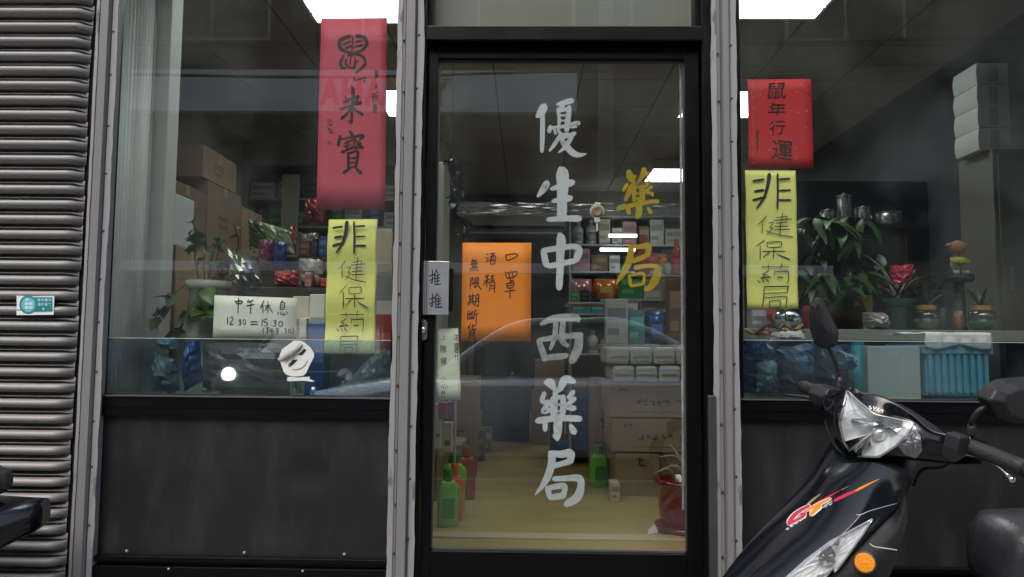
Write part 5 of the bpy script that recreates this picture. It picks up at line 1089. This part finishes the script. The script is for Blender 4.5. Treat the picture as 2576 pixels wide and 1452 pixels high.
kt = thing('chrome_kettle', 'shiny chrome bowl below the yellow strip in right window', 'bowl', (kb.x, .66, TBZ))
u = pxw(.66); mk('body', lathe([(20*u, 0), (36*u, 12*u), (42*u, 30*u), (34*u, 48*u), (14*u, 56*u), (4*u, 60*u)], (kb.x, .70, TBZ), 22), CHROME, kt, smooth=True); mk('rim', lathe([(42*u, 28*u), (44*u, 30*u), (42*u, 32*u)], (kb.x, .70, TBZ), 22), CHROME, kt)
rnd = random.Random(9)
for i, (c_, nm) in enumerate((((.55,.35,.05), 'yellow'), ((.30,.04,.05), 'red'), ((.20,.12,.10), 'brown'), ((.10,.10,.11), 'black'))):
    P_ = [at(1875+q*24+rnd.uniform(-8,8), 838-rnd.uniform(0,22)+4*(q%2), .5+rnd.uniform(-.05,.05)) for q in range(7)]
    top('cable', tube(P_, .006, 6), colm(c_, .4), '%s cable in the tangle below the yellow strip' % nm, 'cable', 'tangled cables in the right window', smooth=True)
crumple([(1945,836),(2015,832),(2030,858),(1940,860)], .42, .05, pm('white_cloth', (.66,.68,.68), .8, var=.1, vs=8), 'crumpled white cloth below the cables in right window', 'white_cloth', 'cloth', 77, amp=.008)
rb = [([(1868,862),(1960,860),(1955,990),(1868,990)], .32, (.05,.10,.24), 'dark blue plastic bag at the left end behind right film'), ([(1955,880),(2050,862),(2050,990),(1950,990)], .30, (.12,.20,.32), 'grey blue plastic bag with highlights behind right film'), ([(2048,866),(2140,866),(2140,990),(2046,990)], .34, (.05,.09,.16), 'navy plastic bag behind the scooter mirror stalk'), ([(1905,915),(1950,905),(1955,985),(1908,985)], .24, (.28,.42,.48), 'small pale blue pouch in front of the dark blue bag'), ([(2108,880),(2148,895),(2150,930),(2112,925)], .26, (.30,.45,.55), 'pale blue wrapper beside the teal tube'), ([(2172,785),(2232,788),(2236,829),(2176,829)], .66, (.35,.38,.36), 'pale crinkled paper beside the green pot')]
for i, (P_, Y_, c_, lb) in enumerate(rb): crumple(P_, Y_, .06, foil(c_, 'r%d' % i), lb, 'plastic_bag', 'bag', 80+i, amp=.009, group='bags in the right window')
tp0 = at(2160, 990, .36)
tt = thing('teal_tube', 'upright teal plastic tube left of the grey box in right window', 'tube', (tp0.x, .36, LR))
mk('tube_body', lathe([(14*pxw(.36), 0), (14*pxw(.36), at(2160, 866, .36).z-LR)], (tp0.x, .36, LR), 16), pm('teal_plastic', (.04,.36,.42), .4), tt, smooth=True); mk('tube_cap', lathe([(15*pxw(.36), at(2160, 866, .36).z-LR), (15*pxw(.36), at(2160, 860, .36).z-LR)], (tp0.x, .36, LR), 16), pm('teal_plastic', (.04,.36,.42), .4), tt)
a_, b_ = at(2182, 870, .30), at(2318, 990, .30)
gb = thing('grey_box', 'plain grey box with small paper tag behind the right film', 'box', ((a_.x+b_.x)/2, .4, LR))
mk('body', box(a_.x, b_.x, .30, .50, LR, a_.z), pm('grey_card', (.62,.62,.56), .7, var=.06, vs=5), gb, bevel=.004); c_ = at(2245, 885, .298); mk('paper_tag', box(c_.x-.018, c_.x+.018, .2982, .2993, c_.z-.02, c_.z+.018), colm((.75,.76,.74), .6), gb)
tc = crate((2326,868), (2488,996), .30, .26, ('teal', (.19,.49,.61)), 'translucent teal crate covered by a white cloth in right window', ribs=9)
a_, b_ = at(2322, 832, .29), at(2492, 905, .29); rows = []
rnd = random.Random(31)
for i in range(13):
    f = i/12; row = []
    for j in range(25):
        g = j/24; x = a_.x + (b_.x-a_.x)*g
        if f < .5: p = Vector((x, .57-(f/.5)*.29, at(2400, 838, .3).z+rnd.uniform(-.004,.004)))
        else: p = Vector((x, .278+rnd.uniform(-.004,.004)+.005*math.sin(g*26), at(2400, 838, .3).z-(f-.5)/.5*(.05+.008*math.sin(g*9))))
        row.append(p)
    rows.append(row)
top('white_cover_cloth', grid(rows), MATS['white_cloth'], 'white cloth laid over the teal crate in right window', 'cloth', smooth=True, solid=.002)
a_ = at(2398, 990, .24)
top('brown_lump', lathe([(.001, .052), (.03, .049), (.055, .034), (.066, .012), (.067, 0)], (a_.x, .24, LR), 18), pm('tan_fabric', (.42,.24,.14), .8, var=.2, vs=20), 'rounded tan cushion before the teal crate at the sill', 'cushion', smooth=True)

# dark clutter between the plants
for i, (px, py0, w_, c_, k_, lb) in enumerate(((2098,768,30,'brown','bottle','brown medicine bottle left of the clay vase'), (2176,742,26,'yellow','carton','small yellow pack right of the clay vase'), (2196,756,24,'dark','bottle','dark bottle between yellow pack and green pot'), (2030,770,24,'red','jar','small red jar right of the chrome bowl'), (2372,772,22,'dark','jar','small dark jar between the two spiky plants'), (2412,780,26,'brown','jar','brown jar in front of the black stand'), (1905,772,40,'grey','carton','grey pack at the foot of the yellow strip, left'), (1935,764,26,'red','carton','dark red pack at the foot of the yellow strip, right'))):
    Y_ = .88 if i < 3 else .74; b_ = at(px, 829, Y_); u = pxw(Y_)
    product(k_, c_, b_.x, Y_, TBZ+.0005, w_*u, .06, (829-py0)*u, lb, 'small goods on the window table')
for i, (px, py, s_, lb) in enumerate(((2215, 690, 1.0, 'leafy dark green plant behind the dry arching plant'), (2150, 700, .8, 'small leafy plant above the clay vase'))):
    t, c_, r_ = potted(px, py+40, py+80, 1.05, 44, pm('dark_pot', (.04,.03,.025), .5), lb)
    lm = leafmesh(.11, .042, .4, LEAF3); rn = random.Random(50+i)
    for q in range(26): put(lm, t, c_+Vector((rn.uniform(-.03,.03), rn.uniform(-.03,.03), rn.uniform(0,.10))), rn.uniform(0,6.28), rn.uniform(-.1,1.2), rn.uniform(-.4,.4), s_*rn.uniform(.7,1.15))
# ------------------------------------------------------------------ scooter
class Fr:
    def __init__(s, o, phi, lean):
        c, q = math.cos(phi), math.sin(phi); s.f = Vector((-c, -q, 0)); lh = Vector((q, -c, 0)); z = Vector((0, 0, 1))
        s.l = lh*math.cos(lean) - z*math.sin(lean); s.u = z*math.cos(lean) + lh*math.sin(lean); s.o = Vector(o)
    def w(s, x, y, z): return s.o + s.f*x + s.l*y + s.u*z
    def loc(s, p): d = p - s.o; return d.dot(s.f), d.dot(s.l), d.dot(s.u)
    def px(s, px, py, y):
        d = ray(px, py); k = (y - (CAMP - s.o).dot(s.l))/d.dot(s.l); return CAMP + d*k
    def mir(s, p): x, y, z = s.loc(p); return s.w(x, -y, z)
    def rot(s): return Matrix((s.f, s.l, s.u)).transposed()
BO = Vector((.89, -.475, 1.053))
BAR = Fr(BO, math.asin(.4), math.radians(10.6))
_b = Fr((0, 0, 0), math.radians(5), math.radians(9)); BODY = Fr(BO - _b.u*1.066, math.radians(5), math.radians(9))
GLOSS = pm('black_gloss_paint', (.005,.006,.011), .15, coat=.15, spec=.45, rvar=.04, vs=30)
MATTE = pm('black_matte_plastic', (.012,.012,.015), .48, bump=.15, bs=300)
RUB = pm('grip_rubber', (.02,.02,.022), .6, bump=.4, bs=250)
sco = thing('scooter', 'black scooter parked before the right window with taped headlight', 'scooter', BODY.o, 'parked scooters', BODY.rot())
def half(fr, rows, nu=5, nv=5):
    """left half given as (px,py,lateral) rows -> full symmetric surface"""
    R = [[fr.px(*q) for q in r] for r in rows]; full = [[fr.mir(p) for p in reversed(r[1:])] + r for r in R]
    return crsurf(full, nu, nv)
def crg(rows): return grid(crsurf(rows, 4, 1))
def bvh(VF): return BVHTree.FromPolygons([tuple(v) for v in VF[0]], VF[1])
def cast(B, px, py, off):
    d = ray(px, py).normalized(); h = B.ray_cast(CAMP, d)
    if h[0] is None:
        n = B.find_nearest(CAMP + d*1.75); h = n
    n = h[1] if h[1].dot(d) < 0 else -h[1]; return h[0] + n*off
def resample(P, n):
    P = [Vector(p) for p in P]; L = [0]
    for a, b in zip(P, P[1:]+P[:1]): L.append(L[-1] + (b-a).length)
    out = []
    for i in range(n):
        t = L[-1]*i/n; j = max(k for k in range(len(P)) if L[k] <= t); out.append(P[j].lerp(P[(j+1) % len(P)], (t-L[j])/max(1e-6, L[j+1]-L[j])))
    return out
def patch(B, poly, cen, off, rings=6, n=48, dish=0., jag=0.):
    Q = resample([Vector((p[0], p[1], 0)) for p in poly], n); c = Vector((cen[0], cen[1], 0)); V = [cast(B, c.x, c.y, off - dish)]; F = []
    rnd = random.Random(1)
    for r in range(1, rings+1):
        f = r/rings
        for q in Q:
            p = c.lerp(q, f); V.append(cast(B, p.x, p.y, off - dish*(1-f*f) + (rnd.uniform(-jag, jag) if r < rings else 0)))
    F += [(0, 1+i, 1+(i+1) % n) for i in range(n)]
    for r in range(rings-1): F += [(1+r*n+i, 1+(r+1)*n+i, 1+(r+1)*n+(i+1) % n, 1+r*n+(i+1) % n) for i in range(n)]
    return V, F
def inpoly(x, y, P):
    c = False
    for (x0, y0), (x1, y1) in zip(P, P[1:]+P[:1]):
        if (y0 > y) != (y1 > y) and x < (x1-x0)*(y-y0)/(y1-y0)+x0: c = not c
    return c
def topx(p):
    d = p - CAMP; w = d.dot(FWD); return 1288 + FPX*d.dot(RGT)/w, 726 - FPX*d.dot(UPV)/w
# handlebar cowl
cw = [[(2182,1000,0),(2235,1006,.045),(2305,1050,.10),(2360,1088,.15),(2446,1100,.205)],
      [(2168,988,0),(2222,999,.045),(2292,1042,.10),(2348,1084,.15),(2441,1098,.205)],
      [(2158,1010,0),(2212,1024,.05),(2292,1056,.098),(2352,1096,.155),(2440,1106,.208)],
      [(2142,1046,0),(2195,1052,.05),(2282,1072,.10),(2352,1112,.158),(2434,1122,.208)],
      [(2138,1090,0),(2186,1095,.05),(2266,1108,.10),(2344,1135,.152),(2420,1142,.20)],
      [(2150,1140,0),(2196,1144,.05),(2256,1146,.088),(2330,1155,.142),(2402,1162,.188)],
      [(2176,1152,0),(2215,1154,.045),(2262,1156,.08),(2332,1162,.13),(2398,1168,.175)]]
CS = half(BAR, cw, 9, 9); CG = grid(CS); CB = bvh(CG)
LENS = [(2133,984),(2150,1001),(2200,1044),(2300,1066),(2284,1090),(2256,1120),(2212,1148),(2146,1146),(2124,1110),(2114,1064)]
keep = [q for q in CG[1] if not inpoly(*topx(sum((Vector(CG[0][i]) for i in q), Vector())/len(q)), LENS)]
cowl = mk('handlebar_cowl', (CG[0], keep), GLOSS, sco, smooth=True)
bk = [[BAR.w(-.045, y, .03-abs(y)*.1), BAR.w(-.06, y, -.02), BAR.w(-.03, y, -.075+abs(y)*.1)] for y in (-.2, -.1, 0, .1, .2)]
edge_top = CS[0]; edge_bot = CS[-1]; n_ = len(edge_top)
back = [[edge_top[i], BAR.w(BAR.loc(edge_top[i])[0]-.05, BAR.loc(edge_top[i])[1], BAR.loc(edge_top[i])[2]-.015), BAR.w(BAR.loc(edge_bot[i])[0]-.09, BAR.loc(edge_bot[i])[1], BAR.loc(edge_bot[i])[2]-.005), edge_bot[i]] for i in range(n_)]
mk('cowl_back', grid(back), MATTE, cowl, smooth=True)
LC = (2192, 1090)
hl = mk('headlight', patch(CB, LENS, LC, .0015, 4, 17, .045, .005), pm('headlight_reflector', (.93,.94,.95), .42, .2, bump=.1, bs=22), sco)
mk('lens', patch(CB, LENS, LC, .004, 6, 60), glassm('headlight_lens', (.93,.95,.95), r0=.06, rough=.02, haze=.03, boost=1.4), hl, smooth=True)
rim = [cast(CB, p.x, p.y, .002) for p in resample([Vector((*p, 0)) for p in LENS], 60)]; rim.append(rim[0])
mk('lens_rim', tube(rim, .0028, 6, 1), pm('rim_clear', (.42,.44,.46), .15, .5), hl, smooth=True)
bc_ = cast(CB, 2205, 1105, -.03); dr = (CAMP-bc_).normalized()
V_, F_ = lathe([(.001, .012), (.012, .010), (.017, 0), (.017, -.03)], (0, 0, 0), 14); Q_ = Vector((0, 0, 1)).rotation_difference(BAR.f)
mk('bulb', ([bc_ + Q_ @ Vector(v) for v in V_], F_), pm('bulb_glass', (.9,.9,.9), .08, .6), hl, smooth=True)
mk('reflector_fin', join(*[patch(CB, P_, C_, -.012, 2, 16, .004) for P_, C_ in (([(2128,1052),(2196,1050),(2230,1060),(2200,1072),(2135,1070)], (2175,1062)), ([(2238,1064),(2290,1070),(2258,1092),(2236,1082)], (2256,1076)), ([(2160,1118),(2182,1110),(2188,1138),(2172,1134)], (2174,1124)))]), CHROME, hl)
TP = glassm('clear_tape', (.86,.88,.9), r0=.12, rough=.12, haze=.16, boost=1.8, hazecol=(.75,.77,.8))
for k_, (P_, C_) in enumerate((([(2258,1118),(2300,1072),(2318,1098),(2322,1130),(2308,1150),(2280,1142)], (2294,1112)), ([(2112,1040),(2170,1030),(2186,1046),(2150,1052),(2116,1062)], (2146,1045)), ([(2212,1050),(2300,1110),(2296,1118),(2206,1056)], (2254,1083)))):
    mk('tape_strip', patch(CB, P_, C_, .0062+k_*.0006, 4, 32, 0, .0012), TP, cowl)
def decal(B, sts, tr, off, mat, parent, name, wk=1.):
    out = []
    for k_, s_ in enumerate(sts):
        V, F = ribbon_px([(p[0], p[1], p[2]*wk) for p in s_]); out.append(([cast(B, *tr(v.x, v.y), off+k_*3e-5) for v in V], F))
    return mk(name, join(*out), mat, parent)
ZD = zt(3250, 1450, 2.904)
WDEC = pm('white_decal', (.80,.80,.82), .4)
decal(CB, [[(522,432,9),(504,440,10),(512,452,10),(530,460,10),(516,470,9),(492,462,8)],[(548,438,10),(560,462,10)],[(592,450,9),(562,466,10),(552,486,10)],[(580,492,10),(612,458,10),(606,496,10),(656,476,11),(648,512,10)]], ZD, .0012, WDEC, cowl, 'maker_badge')
# front body cover
bw = [[(2106,1163,0),(2190,1163,.085),(2256,1186,.135),(2274,1204,.150)],
      [(2072,1202,0),(2164,1214,.092),(2248,1230,.140),(2273,1240,.154)],
      [(2044,1248,0),(2134,1270,.096),(2226,1280,.144),(2256,1276,.154)],
      [(2002,1298,0),(2088,1330,.098),(2178,1338,.144),(2212,1322,.152)],
      [(1942,1358,0),(2026,1392,.096),(2120,1397,.140),(2160,1376,.148)],
      [(1850,1452,0),(1940,1474,.090),(2044,1474,.130),(2090,1448,.138)],
      [(1768,1540,0),(1862,1552,.078),(1960,1550,.114),(2012,1528,.120)]]
BS = half(BODY, bw, 7, 9); BG = grid(BS); BB_ = bvh(BG)
PL = [(2196,1306),(2148,1332),(2092,1362),(2030,1408),(1980,1452),(1940,1490),(2050,1490),(2092,1446),(2132,1398),(2172,1346)]
keep = [q for q in BG[1] if not (inpoly(*topx(sum((Vector(BG[0][i]) for i in q), Vector())/len(q)), PL) and BODY.loc(Vector(BG[0][q[0]]))[1] > .02)]
fc = mk('front_cover', (BG[0], keep), GLOSS, sco, smooth=True, label='glossy black nose cover with red and orange lettering')
# top of the nose, closed towards the steering neck
nk = [BODY.w(.0, .05*math.sin(math.pi*(i/(len(BS[0])-1)-.5)), .985) for i in range(len(BS[0]))]
mk('nose_top', crg([BS[0], [p.lerp(q, .45)+Vector((0, 0, .012)) for p, q in zip(BS[0], nk)], nk]), pm('smoked_plastic', (.012,.016,.019), .25), sco, smooth=True)
pl = mk('position_lamp', patch(BB_, PL, (2085,1405), .002, 6, 44, .012, .003), pm('lamp_reflector', (.93,.94,.95), .4, .1, bump=.2, bs=40), sco, smooth=False)
mk('lens', patch(BB_, PL, (2085,1405), .005, 5, 44), glassm('lamp_lens', (.95,.96,.97), r0=.09, rough=.03, haze=.10, boost=2.2, hazecol=(.85,.87,.9)), pl, smooth=True)
rr_ = [cast(BB_, p.x, p.y, .003) for p in resample([Vector((*p, 0)) for p in PL], 44)]; rr_.append(rr_[0])
mk('lamp_rim', tube(rr_, .0022, 6, 1), pm('rim_silver', (.5,.51,.54), .2, .8), pl, smooth=True)
mk('lamp_dark_cell', join(patch(BB_, [(2068,1382),(2090,1372),(2104,1394),(2098,1420),(2072,1424),(2058,1408)], (2080,1402), .0035, 3, 20, .004, .002), patch(BB_, [(2096,1362),(2112,1352),(2112,1374),(2100,1372)], (2104,1365), .0035, 2, 12)), pm('lamp_cell', (.16,.14,.15), .25, .5), pl)
ZE = zt(2850, 1850, 3.4347)
Gs = [[(1168,490,44),(1060,545,50),(960,620,62),(900,700,66),(880,748,44)],[(880,748,40),(980,690,44),(1070,640,50),(1110,590,40)],[(1110,588,34),(1040,610,34)]]
Ts = [[(1120,560,34),(1290,470,44),(1450,392,36)],[(1310,480,76),(1250,540,72),(1180,615,52)]]
decal(BB_, Gs+Ts, ZE, .0012, WDEC, fc, 'lettering_outline', 1.32)
decal(BB_, Gs, ZE, .0019, pm('decal_red', (.55,.025,.06), .35), fc, 'letter_red', .85)
decal(BB_, Ts, ZE, .0019, pm('decal_orange', (.85,.26,.02), .35), fc, 'letter_orange', .8)
sm = []
for i in range(5):
    x, y_ = 845+i*58, 815-i*38; sm += [[(x,y_,9),(x+26,y_-26,9)],[(x+18,y_+2,9),(x+44,y_-22,8)]]
sm += [[(1345,515,10),(1385,470,10)],[(1372,510,9),(1400,488,9),(1398,462,9),(1422,450,9)],[(1436,478,9),(1424,462,9),(1452,440,9),(1476,428,9)],[(1440,484,9),(1470,456,9)]]
decal(BB_, sm, ZE, .0012, WDEC, fc, 'small_lettering')
decal(BB_, [[(1500,420,40),(1640,350,44),(1800,280,34)],[(1230,470,22),(1400,380,24),(1580,275,6)]], ZE, .0010, MATS['decal_red'], fc, 'red_stripe')
decal(BB_, [[(1790,285,34),(1920,215,26),(2110,122,5)]], ZE, .0011, MATS['decal_orange'], fc, 'orange_stripe')
decal(BB_, [[(1140,470,30),(1220,400,26),(1320,325,8)],[(1590,275,8),(1700,222,5)]], ZE, .0011, pm('decal_olive', (.35,.30,.14), .4), fc, 'olive_stripe')
decal(BB_, [[(1790,610,5),(1860,605,9),(2000,548,7),(2340,455,5)],[(1850,612,6),(1700,780,5),(1420,1040,5)]], ZE, .0009, pm('edge_highlight', (.55,.56,.62), .3, .3), fc, 'crease_highlight')  # pale strokes paint the highlight along the nose creases
rs_ = random.Random(4)
decal(BB_, [[(x+rs_.uniform(-22,22), y_, 3.5), (x+rs_.uniform(-30,30), y_+rs_.uniform(6,26), 3)] for x, y_ in [(1370+(i/26)**1*330+rs_.uniform(-14,14), 1360-(i/26)*390+rs_.uniform(-14,14)) for i in range(26)]], ZE, .0009, pm('scratch', (.34,.35,.38), .6), fc, 'scratches')
# inner leg shield behind the cover, with reflector
sh = [[(2272,1204,.142),(2276,1240,.165),(2284,1310,.18)],[(2254,1276,.146),(2262,1310,.170),(2272,1350,.18)],[(2210,1322,.144),(2236,1362,.170),(2256,1405,.18)],[(2158,1376,.140),(2196,1412,.168),(2238,1450,.18)],[(2088,1448,.130),(2150,1470,.162),(2222,1500,.175)],[(2010,1528,.112),(2090,1545,.145),(2200,1560,.16)]]
SH = crsurf([[BODY.px(*q) for q in r] for r in sh], 5, 6); SG = grid(SH); SB = bvh(SG)
ls = mk('leg_shield', SG, MATTE, sco, smooth=True)
SHR = [[BODY.mir(p) for p in r] for r in SH]; mk('leg_shield', grid(SHR), MATTE, sco, smooth=True)
mk('leg_shield_back', grid([[l[-1], l[-1].lerp(r[-1], .5) - BODY.f*.02, r[-1]] for l, r in zip(SH, SHR)]), MATTE, sco, smooth=True)
mk('shield_seam', tube([cast(SB, x, y_, .001) for x, y_ in ((2188,1368),(2200,1376),(2230,1380),(2256,1384))], .0018, 5), pm('seam_grey', (.30,.28,.32), .4), ls)
rc = cast(SB, 2176, 1416, .002); rn = (rc - cast(SB, 2176, 1416, -.01)).normalized(); rq = Vector((0, 0, 1)).rotation_difference(rn)
V_, F_ = lathe([(.021, 0), (.021, .004), (.019, .0065), (.001, .0075)], (0, 0, 0), 24)
rf = mk('reflector', ([rc + rq @ Vector(v) for v in V_], F_), pm('amber_reflector', (.90,.30,.008), .2, bump=.4, bs=300, var=.25, vs=200), sco)
V_, F_ = lathe([(.0245, -.002), (.0245, .003), (.0212, .004)], (0, 0, 0), 24); mk('reflector_base', ([rc + rq @ Vector(v) for v in V_], F_), MATTE, rf)
# neck
mk('steering_neck', loft([[BODY.w(x+.05*math.cos(a), .045*math.sin(a), z) for a in [2*math.pi*i/12 for i in range(12)]] for x, z in ((.0, 1.03), (.02, .95), (.05, .88))]), MATTE, sco, smooth=True)
# grips, switch blocks, levers, mirrors
for nm, P_, r in (('grip', [(2436,1122,.205),(2490,1143,.25),(2582,1180,.325)], .0165), ('grip', [(2086,996,-.205),(2055,985,-.26),(2024,973,-.318)], .0165)):
    g_ = mk(nm, tube([BAR.px(*q) for q in P_], r, 14), RUB, sco, smooth=True)
    e_ = BAR.px(*P_[-1]); s_ = BAR.px(*P_[-2]); d_ = (e_-s_).normalized(); mk('bar_end', tube([e_, e_+d_*.012], [.018, .014], 14, 2), MATTE, g_, smooth=True)
def block(P_, y0, y1, mat, name, parent, ins=0.):
    A = [BAR.px(x, y_, y0) for x, y_ in P_]; B_ = [BAR.px(x, y_, y0) + BAR.l*(y1-y0) for x, y_ in P_]; n = len(P_)
    if ins: c_ = sum(A, Vector())/n; A = [a.lerp(c_, ins) for a in A]
    return mk(name, (A+B_, [tuple(range(n)), tuple(range(2*n-1, n-1, -1))] + [(i, n+i, n+(i+1) % n, (i+1) % n) for i in range(n)]), mat, parent, bevel=.004)
block([(2072,1000),(2088,978),(2118,978),(2118,1010),(2112,1052),(2096,1044),(2074,1024)], -.165, -.22, MATTE, 'switch_housing', sco)
block([(2416,1100),(2440,1096),(2446,1118),(2428,1152),(2404,1166),(2408,1134)], .215, .18, MATTE, 'switch_housing', sco)
LEV = pm('lever_alloy', (.72,.72,.75), .22, 1.)
l1 = mk('brake_lever', tube([BAR.px(*q) for q in ((2398,1138,.17),(2430,1142,.20),(2470,1150,.235),(2510,1172,.27),(2540,1200,.30))], [.006, .0055, .0055, .005, .004], 8), LEV, sco, smooth=True)
V_, F_ = lathe([(.001, -.007), (.006, -.004), (.007, 0), (.006, .004), (.001, .007)], (0, 0, 0), 12); e_ = BAR.px(2545, 1206, .305); mk('lever_ball', ([e_+Vector(v) for v in V_], F_), LEV, l1, smooth=True)
mk('brake_lever', tube([BAR.px(*q) for q in ((2092,1035,-.18),(2066,1014,-.21),(2030,1000,-.25),(1978,994,-.31))], [.007, .006, .0045, .004], 8), MATTE, sco, smooth=True)
OUT = [(2064,750),(2050,772),(2046,800),(2050,840),(2060,868),(2070,878),(2090,878),(2104,870),(2109,850),(2110,834),(2090,795),(2072,758)]
INN = [(2056,762),(2047,780),(2045,800),(2049,838),(2058,866),(2067,876),(2078,876),(2092,862),(2098,848),(2098,840),(2082,806),(2064,770)]
A = [BAR.px(x, y_, -.225) for x, y_ in INN]; B_ = [BAR.px(x, y_, -.255) for x, y_ in OUT]; C_ = [p - BAR.l*.03 - BAR.f*.012 for p in B_]; n = len(A)
ca = sum(A, Vector())/n + BAR.l*.008
mV = A + B_ + C_ + [ca]; mF = [(3*n, i, (i+1) % n) for i in range(n)] + [(i, n+i, n+(i+1) % n, (i+1) % n) for i in range(n)] + [(n+i, 2*n+i, 2*n+(i+1) % n, n+(i+1) % n) for i in range(n)] + [tuple(range(3*n-1, 2*n-1, -1))]
mm = mk('mirror', (mV, mF), MATTE, sco, bevel=.002)
cg = sum(C_, Vector())/n; mk('mirror_glass', ([cg.lerp(p, .9) - BAR.l*.001 for p in C_], [tuple(range(n))]), CHROME, mm)
mk('mirror_stalk', tube([BAR.px(*q) for q in ((2086,874,-.24),(2098,902,-.23),(2110,935,-.22),(2114,955,-.215))], .005, 8), MATTE, mm, smooth=True)
mk('stalk_boot', tube([BAR.px(*q) for q in ((2113,948,-.215),(2110,984,-.21))], [.008, .012], 10, 3), MATTE, mm, smooth=True)
ms = [BAR.px(*q) for q in ((2444,1086,.195),(2446,1055,.20),(2468,1030,.21),(2504,1016,.22))]
OUT2 = [(2486,1008),(2504,980),(2540,962),(2600,956),(2640,975),(2646,1020),(2620,1058),(2560,1066),(2508,1050)]
A = [BAR.px(x, y_, .23) for x, y_ in OUT2]; c_ = sum(A, Vector())/9; B_ = [p - BAR.l*.035 - BAR.f*.01 for p in A]; A2 = [p.lerp(c_, .25) + BAR.l*.018 for p in A]; n = 9
m2 = mk('mirror', (A2+A+B_, [tuple(range(n))] + [(i, n+i, n+(i+1) % n, (i+1) % n) for i in range(n)] + [(n+i, 2*n+i, 2*n+(i+1) % n, n+(i+1) % n) for i in range(n)] + [tuple(range(3*n-1, 2*n-1, -1))]), MATTE, sco, bevel=.004)
mk('mirror_stalk', tube(ms, .0055, 8), MATTE, m2, smooth=True); mk('stalk_boot', tube([BAR.px(2441, 1100, .195), BAR.px(2445, 1068, .196)], [.012, .008], 10, 3), MATTE, m2, smooth=True)
cb = [BAR.px(2086,1030,-.18), BAR.px(2078,1062,-.16), BAR.px(2092,1100,-.12), BAR.px(2118,1140,-.06), BODY.w(.02,-.02,.93)]
mk('brake_cable', tube(cb, .0035, 6), MATTE, sco, smooth=True)
mk('brake_cable', tube([BAR.px(2404,1150,.17), BAR.px(2372,1176,.14), BAR.px(2320,1182,.09), BODY.w(-.02,.03,.94)], .0035, 6), MATTE, sco, smooth=True)
# seat, tail, floorboard, wheels (mostly outside the picture)
def xsec(x, hw, z0, z1, k=.6, n=16):
    out = []
    for i in range(n):
        a = 2*math.pi*i/n; c, s_ = math.cos(a), math.sin(a)
        out.append(BODY.w(x, hw*(abs(c)**k)*(1 if c >= 0 else -1), (z0+z1)/2 + (z1-z0)/2*(abs(s_)**k)*(1 if s_ >= 0 else -1)))
    return out
SEATM = pm('seat_vinyl', (.045,.047,.055), .22, var=.2, vs=8, bump=.2, bs=180)
mk('seat', loft([xsec(-.235,.05,.70,.80), xsec(-.245,.085,.675,.83), xsec(-.28,.115,.655,.85), xsec(-.38,.13,.655,.85), xsec(-.46,.135,.655,.84), xsec(-.58,.135,.66,.82), xsec(-.75,.14,.67,.785), xsec(-.85,.145,.69,.83), xsec(-1.05,.14,.72,.85), xsec(-1.2,.11,.76,.85), xsec(-1.27,.05,.79,.84)]), SEATM, sco, smooth=True)
mk('tail_body', loft([xsec(-.33,.07,.34,.65), xsec(-.42,.12,.32,.653), xsec(-.7,.16,.38,.665), xsec(-.95,.17,.50,.70), xsec(-1.2,.13,.62,.76), xsec(-1.36,.05,.70,.77)]), GLOSS, sco, smooth=True)
mk('tail_lamp', loft([xsec(-1.33,.055,.69,.765), xsec(-1.39,.04,.71,.755)]), pm('tail_red', (.35,.01,.015), .2, coat=.5), sco, smooth=True)
mk('grab_rail', tube([BODY.w(-.95,.15,.80), BODY.w(-1.2,.14,.86), BODY.w(-1.36,.07,.885), BODY.w(-1.38,0,.89), BODY.w(-1.36,-.07,.885), BODY.w(-1.2,-.14,.86), BODY.w(-.95,-.15,.80)], .011, 8), pm('grab_alloy', (.25,.25,.26), .35, .8), sco, smooth=True)
mk('floorboard', loft([xsec(.06,.12,.30,.37,.3), xsec(-.1,.17,.28,.35,.3), xsec(-.42,.17,.28,.35,.3), xsec(-.52,.12,.28,.36,.3)]), MATTE, sco, smooth=False)
mk('front_fender', grid([[BODY.w(.20+.27*math.cos(a), y_, .25+.27*math.sin(a)) for y_ in (-.065,-.055,0,.055,.065)] for a in [math.radians(d) for d in range(10, 175, 15)]]), GLOSS, sco, smooth=True, solid=.003)
for x in (.20, -1.05):
    w_ = mk('wheel', loft([[BODY.w(x+r*math.cos(a), y_, .24+r*math.sin(a)) for a in [2*math.pi*i/24 for i in range(24)]] for r, y_ in ((.15,-.05),(.21,-.052),(.238,-.025),(.242,0),(.238,.025),(.21,.052),(.15,.05))]), MATS['tyre_rubber'], sco, smooth=True)
    mk('rim', loft([[BODY.w(x+r*math.cos(a), y_, .24+r*math.sin(a)) for a in [2*math.pi*i/20 for i in range(20)]] for r, y_ in ((.04,-.06),(.148,-.051),(.148,.051),(.04,.06))]), ALU, w_)
for y_ in (-.085, .085): mk('fork', tube([BODY.w(.05, y_*.6, .62), BODY.w(.2, y_, .24)], .016, 8), ALU, sco, smooth=True)
mk('engine', loft([xsec(-.6,.08,.2,.34), xsec(-.8,.13,.16,.40), xsec(-1.1,.10,.17,.34)]), pm('engine_grey', (.12,.12,.125), .5, .6), sco)
mk('side_stand', tube([BODY.w(-.38,.12,.28), BODY.w(-.40,.2,.06)], .009, 6), ALU, sco)
# second scooter: its tail reaches into the picture at the bottom left
M2 = Matrix.Translation((-2.76, -.24, .0)) @ Matrix.Rotation(math.radians(-1), 4, 'Z') @ Matrix.Scale(1.07, 4) @ BODY.rot().to_4x4()
s2 = copy_tree(sco, M2); s2['label'] = 'tail of a second dark scooter before the roller shutter, bottom left'

for o in list(s2.children):
    if o.name.startswith(('grab_rail', 'tail_lamp')): bpy.data.objects.remove(o)
